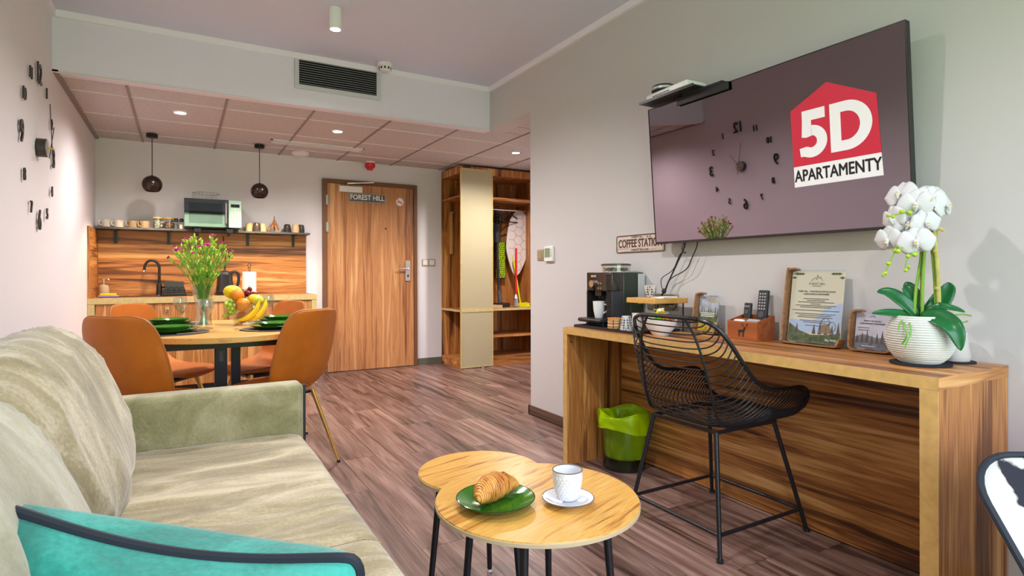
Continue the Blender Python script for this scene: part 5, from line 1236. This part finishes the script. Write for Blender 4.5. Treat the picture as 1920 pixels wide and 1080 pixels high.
# ================================================================== wire chair at the desk (faces +x)
t = thing('wire_chair', 'black wire shell armchair pulled up to the desk', 'chair', (1.965, 1.69, 0))
NS = 40
spine = spline([(-.285,.888),(-.268,.77),(-.245,.64),(-.225,.53),(-.19,.464),(-.08,.452),(.06,.452),(.16,.462),(.225,.478)], NS)
rim = spline([(-.272,.885,.150),(-.255,.865,.215),(-.212,.805,.248),(-.155,.725,.262),(-.095,.655,.270),(-.02,.618,.275),(.09,.608,.277),(.175,.606,.275),(.222,.585,.270),(.238,.545,.258),(.230,.505,.232),(.210,.480,.150)], NS)
def wpt(i, th):
    """th in -1..1 across the shell"""
    C_ = spine[i]; Rm = rim[i]; a = abs(th)*math.pi/2; n = 3.3
    lat = math.sin(a)**(2/n) if a > 0 else 0; dp = 1-math.cos(a)**(2/n) if a < math.pi/2 else 1
    return Vector((lerp(C_[0],Rm[0],dp), (Rm[2] if i not in (0,) else Rm[2])*lat*(1 if th > 0 else -1), lerp(C_[1],Rm[1],dp)))
wire_m = mat('black_wire', (.014,.014,.016), .35)
for i in range(1, NS-1):
    MB().tube([wpt(i, -1+2*k/26) for k in range(27)],.0030,5).build('wire', wire_m, t)
left = [wpt(i, 1) for i in range(NS)]; right = [wpt(i, -1) for i in range(NS)]
topw = [wpt(0, -1+2*k/18) for k in range(19)]; frontw = [wpt(NS-1, -1+2*k/18) for k in range(19)]
MB().tube(topw+left[1:-1]+frontw[::-1]+right[1:-1][::-1],.0085,8,closed=True).build('rim', black_metal, t)
for th in (-.36,.36): MB().tube([wpt(i, th)+Vector((-.004,0,-.004)) for i in range(NS)],.0055,6).build('rib', black_metal, t)
MB().tube([(-.19,-.17,.448),(.16,-.17,.448),(.16,.17,.448),(-.19,.17,.448)],.008,8,closed=True).build('seat_frame', black_metal, t)
ft = {}
for sx_ in (-1,1):
    for sy_ in (-1,1):
        top = (-.19 if sx_ < 0 else .155, sy_*.168, .448); foot = (sx_*.259, sy_*.243, .006)
        l = MB().cyl(top, foot,.0095,.0085,n=12).build('leg', black_metal, t)
        MB().cyl((foot[0],foot[1],0),(foot[0],foot[1],.012),.013,n=12).build('glide', black_plastic, l)
        u = (.448-.09)/.442; ft[(sx_,sy_)] = tuple(lerp(a,b,u) for a,b in zip(top,foot))
for a, b in (((-1,-1),(1,-1)),((1,-1),(1,1)),((1,1),(-1,1)),((-1,1),(-1,-1))):
    MB().cyl(ft[a], ft[b],.0075,n=10).build('footrest_bar', black_metal, t)

# ================================================================== waste bin
t = thing('waste_bin', 'black mesh waste bin under the desk', 'bin', (2.105, 2.435, 0))
MB().lathe([(0,0),(.112,0),(.115,.008),(.132,.285),(.130,.285),(.113,.012),(0,.01)], 40).build('bin_body', thin_glass('smoked_bin', (.80,.82,.74), .8, 1.4), t)
MB().lathe([(.0,.001),(.114,.001),(.116,.022),(0,.022)], 40).build('base', black_plastic, t)
m, tr, b = newmat('lime_plastic_film'); b.inputs['Base Color'].default_value = (.50,.75,.0,1); b.inputs['Roughness'].default_value = .25
mx = tr.nodes.new('ShaderNodeMixShader'); tl = tr.nodes.new('ShaderNodeBsdfTranslucent'); tl.inputs['Color'].default_value = (.55,.85,.02,1); mx.inputs[0].default_value = .35
tr.links.new(b.outputs[0], mx.inputs[1]); tr.links.new(tl.outputs[0], mx.inputs[2]); tr.links.new(mx.outputs[0], tr.nodes['Material Output'].inputs['Surface'])
t = thing('bin_liner', 'crumpled lime green liner folded over the waste bin', 'bin liner', (2.105, 2.435, 0))
def bag(u, v):
    a = 2*math.pi*v
    w = noise.noise(Vector((math.cos(a)*3, math.sin(a)*3, u*5)))*.010+noise.noise(Vector((math.cos(a)*8, math.sin(a)*8, u*9)))*.005
    if u < .3:   # outer fold hanging over the rim
        s_ = u/.3; r = .1415+w*.6+.004*math.sin(a*9); z = .215+.085*s_+.018*math.sin(a*2+1)*(1-s_)
        if s_ > .9: r -= .002
    elif u < .36: s_ = (u-.3)/.06; r = .139-.012*s_+w*.3; z = .300+.012*math.sin(a*3)+.006
    else:
        s_ = (u-.36)/.64; r = (.1215-.022*s_)*(1-.12*s_*(1+math.sin(a*2)))+w*1.1; z = .296-.258*s_
        if s_ > .93: r *= (1-s_)/.07*.6+.4
    return (r*math.cos(a), r*math.sin(a), max(z,.032))
MB().grid(bag, 40, 72).build('film', m, t, ang=70)

# ================================================================== coffee tables
ct_oak = wood('coffee_table_oak', [(.33,(.36,.14,.02)),(.42,(.62,.31,.055)),(.50,(.74,.42,.10)),(.57,(.62,.32,.06)),(.70,(.80,.50,.15))], 'x', across=14, along=1.3, fine=110, rough=.3, finew=.35, distort=3.2)
ct_edge = mat('coffee_table_edge', (.55,.42,.25), .5)
def coffee_table(label, x, y, r, h_, nleg, a0, spread, rz):
    t = thing('coffee_table', label, 'table', (x,y,0), rz=rz, group='nested round coffee tables')
    MB().lathe([(0,h_-.003),(r-.001,h_-.003),(r,h_-.004),(r,h_-.0125),(r-.004,h_-.014),(0,h_-.014)], 72).build('underside', ct_edge, t)
    MB().lathe([(0,h_-.0028),(r-.0015,h_-.0028),(r-.0025,h_),(0,h_)], 72).build('tabletop', ct_oak, t)
    for k in range(nleg):
        a = R(a0+360*k/nleg); c_, s_ = math.cos(a), math.sin(a)
        l = MB().cyl((c_*(r*.66), s_*(r*.66), h_-.014),(c_*(r*.66+spread), s_*(r*.66+spread), .006),.0115,.0085,n=12).build('leg', black_metal, t)
        MB().cyl((c_*(r*.66+spread), s_*(r*.66+spread), 0),(c_*(r*.66+spread), s_*(r*.66+spread), .008),.010,n=10).build('glide', white_plastic, l)
coffee_table('larger round oak coffee table carrying the croissant plate', .83, 1.312, .273, .46, 4, 28, .035, R(20))
coffee_table('smaller round oak coffee table tucked behind the larger one', .845, 1.685, .2, .42, 3, 40, .04, R(12))
CTZ = .4605
plate(.705, 1.315, CTZ, .102, 'green plate with the croissant on the coffee table', grp='green plate on the coffee table', h_=.022)
# croissant
t = thing('croissant', 'golden baked croissant lying on the green plate', 'croissant', (.712, 1.318, CTZ+.0295), rz=R(20))
P = []; rd = []; nC = 96
for k in range(nC):
    u = k/(nC-1); a = R(-58+116*u); P.append((.080*math.sin(a)*1.08, .060*(math.cos(a)-.72), .002+.010*math.sin(math.pi*u)))
    env = math.sin(math.pi*(.03+.94*u))**.75; seg = u*7; st_ = seg-int(seg)
    if u > .5: st_ = 1-st_
    rd.append(max(.005, .0365*env*(.88+.14*st_)))
m, tr, b = newmat('croissant_crust')
c = tr.nodes.new('ShaderNodeTexCoord'); w = tr.nodes.new('ShaderNodeTexWave'); w.inputs['Scale'].default_value = 55; w.inputs['Distortion'].default_value = 4; w.inputs['Detail'].default_value = 3
nz2 = tr.nodes.new('ShaderNodeTexNoise'); nz2.inputs['Scale'].default_value = 38; tr.links.new(c.outputs['Object'], w.inputs['Vector']); tr.links.new(c.outputs['Object'], nz2.inputs['Vector'])
ad = tr.nodes.new('ShaderNodeMath'); ad.operation = 'MULTIPLY_ADD'; ad.inputs[1].default_value = .45; tr.links.new(w.outputs['Fac'], ad.inputs[0]); tr.links.new(nz2.outputs['Fac'], ad.inputs[2])
r = tr.nodes.new('ShaderNodeValToRGB'); e = r.color_ramp.elements; e[0].position = .42; e[0].color = (.33,.075,.012,1); e[1].position = .95; e[1].color = (.80,.42,.10,1); k2 = e.new(.65); k2.color = (.60,.21,.03,1)
tr.links.new(ad.outputs[0], r.inputs['Fac']); tr.links.new(r.outputs[0], b.inputs['Base Color']); b.inputs['Roughness'].default_value = .4
bp = tr.nodes.new('ShaderNodeBump'); bp.inputs['Strength'].default_value = .5; bp.inputs['Distance'].default_value = .004; tr.links.new(w.outputs['Fac'], bp.inputs['Height']); tr.links.new(bp.outputs[0], b.inputs['Normal'])
MB().tube(P,.03,28,radii=rd).build('crust', m, t, ang=75)
# cup and saucer
SXc, SYc = .875, 1.232
t = thing('saucer', 'white saucer with a dark rim under the honeycomb cup', 'saucer', (SXc, SYc, CTZ))
grey_white = mat('white_porcelain', (.78,.79,.82), .15); rim_br = mat('grey_brown_rim', (.14,.11,.09), .4)
MB().lathe([(0,0),(.034,0),(.036,.002),(.066,.014),(.068,.016),(.065,.0165),(.036,.006),(0,.005)], 48).build('body', grey_white, t)
MB().tube([(.0672*math.cos(2*math.pi*k/48),.0672*math.sin(2*math.pi*k/48),.016) for k in range(48)],.0014,5,closed=True).build('rim', rim_br, t)
t = thing('honeycomb_cup', 'white honeycomb textured cup on the saucer', 'cup', (SXc+.004, SYc+.008, CTZ+.0065))
def cr(z): return spline([(.0255,),(.031,),(.0355,),(.0385,),(.040,)], 50)[max(0,min(49,int(z/.078*49)))][0]
MB().lathe([(0,.001),(.022,0),(.0255,.003)]+[(cr(.003+.075*k/12), .003+.075*k/12) for k in range(1,13)]+[(.0375,.078),(.036,.06),(.031,.02),(.024,.008),(0,.007)], 48).build('body', grey_white, t, ang=60)
hx = MB().lathe([(0,.0012),(.0034,.0009),(.0042,0)], 6).mesh('hexagon', grey_white, smooth=False)
for row in range(8):
    z = .008+row*.0078; r0 = cr(z)+.0001; nn = 22
    for k in range(nn):
        a = 2*math.pi*(k+.5*(row % 2))/nn
        o = bpy.data.objects.new('hexagon', hx); COL.objects.link(o); o.parent = t; o.location = (r0*math.cos(a), r0*math.sin(a), z); o.rotation_euler = (0, R(90-8), a); sc_ = cr(z)/.0375; o.scale = (1,sc_,1)
MB().tube([(.0388*math.cos(2*math.pi*k/40),.0388*math.sin(2*math.pi*k/40),.078) for k in range(40)],.0016,6,closed=True).build('rim', rim_br, t)
tag(MB().box(-.004,.004,-.032,.032,0,.005).build('sugar_stick', white_gloss, loc=(SXc-.045, SYc+.008, CTZ+.0135), rot=(0,R(12),R(18)), bevel=.0015), 'white sugar stick lying on the saucer beside the cup', 'sugar')

# ================================================================== sofa (along the left wall, facing +x)
def wrinkle(p, s=1.0):
    q = Vector((p[0]*3.2, p[1]*9.0, p[2]*3.2)); r_ = 1-abs(noise.noise(q))*2
    q2 = Vector((p[0]*7+3, p[1]*16, p[2]*7)); r2 = 1-abs(noise.noise(q2))*2
    return (max(0,r_)**4*.010+max(0,r2)**4*.0015+noise.noise(Vector(p)*4)*.008)*s
def pillow(cx_, cy_, cz_, hx_, hy_, hz_, e=3.2, n=44, wr=1.0, ey=None):
    """rounded cushion block with folds"""
    m = MB()
    nu, nv = n, n
    def fn(u, v):
        th = -math.pi/2+math.pi*u; ph = -math.pi+2*math.pi*v
        def sg(w, p_): return math.copysign(abs(w)**p_, w)
        a = 2/e
        x = sg(math.cos(th),a)*sg(math.cos(ph),a); y = sg(math.cos(th),a)*sg(math.sin(ph),a); z = sg(math.sin(th),a)
        d_ = wrinkle((x*hx_+cx_, y*hy_+cy_, z*hz_+cz_), wr)
        nl = Vector((x,y,z)).normalized()
        return (x*hx_+nl.x*d_, y*hy_+nl.y*d_, z*hz_+nl.z*d_)
    m.grid(fn, nu, nv*2); return m
t = thing('sofa', 'sage green velvet sofa along the left wall', 'sofa', (-.12, 1.40, 0))
SY0, SY1 = -1.10, 1.02          # inner faces of the arms, local
def rbox(x0,x1,y0,y1,z0,z1,name,m,r=.03,par=None): return box(x0,x1,y0,y1,z0,z1).build(name, m, par or t, bevel=r, seg=4)
rbox(-.50,.535,SY0-.12,SY1+.115,.10,.27,'base_frame',velvet_arm,.02)
rbox(-.50,-.36,SY0,SY1,.27,.74,'back_frame',velvet,.04)
rbox(-.50,.545,SY1,SY1+.115,.27,.622,'armrest',velvet_arm,.022)
rbox(-.50,.545,SY0-.12,SY0-.002,.27,.622,'armrest',velvet_arm,.022)
MB().box(.5455,.568,SY1+.093,SY1+.113,0,.60).build('side_bar', black_metal, t)
def seat_cushion(y0, y1):
    yc, hy_ = (y0+y1)/2, (y1-y0)/2-.002
    def fn(u, v):
        x = lerp(-.36,.54,u); y = lerp(-hy_,hy_,v)
        s_ = 1.0; ex = min((x+.36)/.06, (.54-x)/.06, 1); ey = min((y+hy_)/.03, (hy_-y)/.03, 1)
        z = .405+.030*math.sqrt(max(0,1-(1-max(0,ex))**2))*1.0-.012*(1-math.sqrt(max(0,1-(1-max(0,ey))**2)))
        fold = max(0, 1-abs(noise.noise(Vector((x*2.2, (y+yc)*9+x*.8, 3))))*2.2)**3*.007*min(1,ex)*min(1,ey)
        return (x, yc+y, z+fold+.006*noise.noise(Vector((x*3,(y+yc)*3,0))))
    m = MB().grid(fn, 60, 70)
    nn = 71
    k = len(m.v)
    # skirt
    ring = [i*nn for i in range(61)]+[60*nn+j for j in range(1,71)]+[i*nn+70 for i in range(59,-1,-1)]+[j for j in range(69,0,-1)]
    for q in ring: x,y,z = m.v[q]; m.v.append((x,y,.272))
    L_ = len(ring)
    for q in range(L_): m.f.append((ring[q], ring[(q+1) % L_], k+(q+1) % L_, k+q))
    m.f.append(tuple(k+q for q in range(L_)))
    o = m.build('seat_cushion', velvet, t, ang=55)
    MB().tube([(-.30,y0+.004,.420),(.50,y0+.004,.424),(.538,y0+.004,.405)],.004,6).build('seat_seam', leather_dark if False else velvet, o)
seat_cushion(-.03, 1.018); seat_cushion(-1.098, -.032)
for x in (-.42,.45):
    for y in (SY0-.05, SY1+.05): MB().cyl((x,y,.10),(x,y,0),.022,.016,n=14).build('leg', black_metal, t)
# loose back cushions
def back_cushion(label, y, m, hy_, hz_, x=-.30, z=.655, tilt=-23, rz=0, grp='loose back cushions on the sofa'):
    t = thing('back_cushion', label, 'cushion', (x, y, z), rot=(0, R(tilt), rz), group=grp)
    pillow(x*3, y*3, 0, .14, hy_, hz_, 3.0, 64, 1.2).build('cover', m, t, ang=80)
    MB().tube([(0, hy_*.985*(abs(math.cos(a))**.8)*(1 if math.cos(a) > 0 else -1), hz_*.985*(abs(math.sin(a))**.8)*(1 if math.sin(a) > 0 else -1)) for a in [2*math.pi*k/60 for k in range(60)]],.004,6,closed=True).build('seam', m, t)
back_cushion('large creased sage back cushion against the far end of the sofa', 1.885, velvet_fold, .50, .25)
back_cushion('paler sage back cushion at the near end of the sofa', .98, velvet_pale, .43, .235, x=-.29, z=.645)
# teal cushion
t = thing('throw_cushion', 'teal velvet throw cushion with dark piping in the foreground', 'cushion', (-.018, .885, .594), rot=(R(7.7), R(9), R(-29)))
hw_, hh_ = .255, .15
def tc(u, v, s_):
    a = 2*u-1; b = 2*v-1
    e = ((1-a*a)*(1-b*b)); th = .088*max(0,e)**.38
    k = 1-.07*(1-abs(b)**2)*abs(a)**4; k2 = 1-.28*(1-abs(a)**2.0)*max(0,b)**3-.06*(1-abs(a)**2)*abs(min(0,b))**3
    q_ = 1-.10*(abs(a)*abs(b))**6; x = a*hw_*k*q_; z = b*hh_*k2*q_
    w = wrinkle((x*1.2+5, z*2, 1), .9)*e**.5
    return (x, s_*(th+w), z)
MB().grid(lambda u,v: tc(u,v,-1), 40, 36).grid(lambda u,v: tc(u,v,1), 40, 36).build('cover', teal, t, ang=85)
N_ = 30
ed = [tc(k/N_,1,0) for k in range(N_)]+[tc(1,1-k/N_,0) for k in range(N_)]+[tc(1-k/N_,0,0) for k in range(N_)]+[tc(0,k/N_,0) for k in range(N_)]
MB().tube(ed,.0075,8,closed=True).build('piping', piping_navy, t)

# ================================================================== cowhide armchair (bottom right), facing (-.83,-.55)
m, tr, b = newmat('cowhide'); c = tr.nodes.new('ShaderNodeTexCoord')
n1 = tr.nodes.new('ShaderNodeTexNoise'); n1.inputs['Scale'].default_value = 14; n1.inputs['Detail'].default_value = 5; tr.links.new(c.outputs['Object'], n1.inputs['Vector'])
mul = tr.nodes.new('ShaderNodeVectorMath'); mul.operation = 'MULTIPLY_ADD'; mul.inputs[1].default_value = (.09,.09,.09); tr.links.new(n1.outputs['Color'], mul.inputs[0]); tr.links.new(c.outputs['Object'], mul.inputs[2])
last = None
for sp, rad in (((.235,-.385,.60), .060), ((.13,-.40,.66), .075), ((-.05,-.30,.50), .11), ((-.22,-.20,.42), .09), ((.12,.20,.32), .12), ((-.12,.30,.32), .10)):
    dn = tr.nodes.new('ShaderNodeVectorMath'); dn.operation = 'DISTANCE'; dn.inputs[1].default_value = sp; tr.links.new(mul.outputs[0], dn.inputs[0])
    dv = tr.nodes.new('ShaderNodeMath'); dv.operation = 'DIVIDE'; dv.inputs[1].default_value = rad; tr.links.new(dn.outputs['Value'], dv.inputs[0])
    if last is None: last = dv
    else:
        mn = tr.nodes.new('ShaderNodeMath'); mn.operation = 'MINIMUM'; tr.links.new(last.outputs[0], mn.inputs[0]); tr.links.new(dv.outputs[0], mn.inputs[1]); last = mn
r = tr.nodes.new('ShaderNodeValToRGB'); e = r.color_ramp.elements; e[0].position = .90; e[0].color = (.015,.015,.025,1); e[1].position = 1.0; e[1].color = (.55,.53,.47,1); tr.links.new(last.outputs[0], r.inputs['Fac']); tr.links.new(r.outputs[0], b.inputs['Base Color']); b.inputs['Roughness'].default_value = .85
f_ = Vector((-.5,-.87,0)).normalized()
t = thing('cowhide_chair', 'black and white cowhide lounge chair with dark piping in the lower right corner', 'chair', (1.695, .108, 0), rz=math.atan2(f_.y, f_.x)-math.pi/2)
# local: +y is the facing direction, +x to the sitter's right
ol = rrect(.62,.56,.12,8)
def shell(poly, lean, base, name):
    M = Matrix.Rotation(R(lean), 3, 'X')
    P0 = [tuple(M @ Vector((p[0], 0, p[1]+.28))+Vector(base)) for p in poly]
    o = MB().prism(P0, M @ Vector((0,-.016,0))).build(name, m, t, bevel=.004, seg=2)
    MB().tube(P0,.008,8,closed=True).build('piping', piping_navy, o)
shell(ol, 43, (0,-.10,.20), 'backrest')
box(-.30,.30,-.10,.40,.20,.27).build('seat', m, t, bevel=.03, seg=3)
for sx_ in (-1,1):
    for y in (-.10,.34): MB().cyl((sx_*.24,y,.21),(sx_*.28,y*1.1,0),.013,.010,n=10).build('leg', black_metal, t)
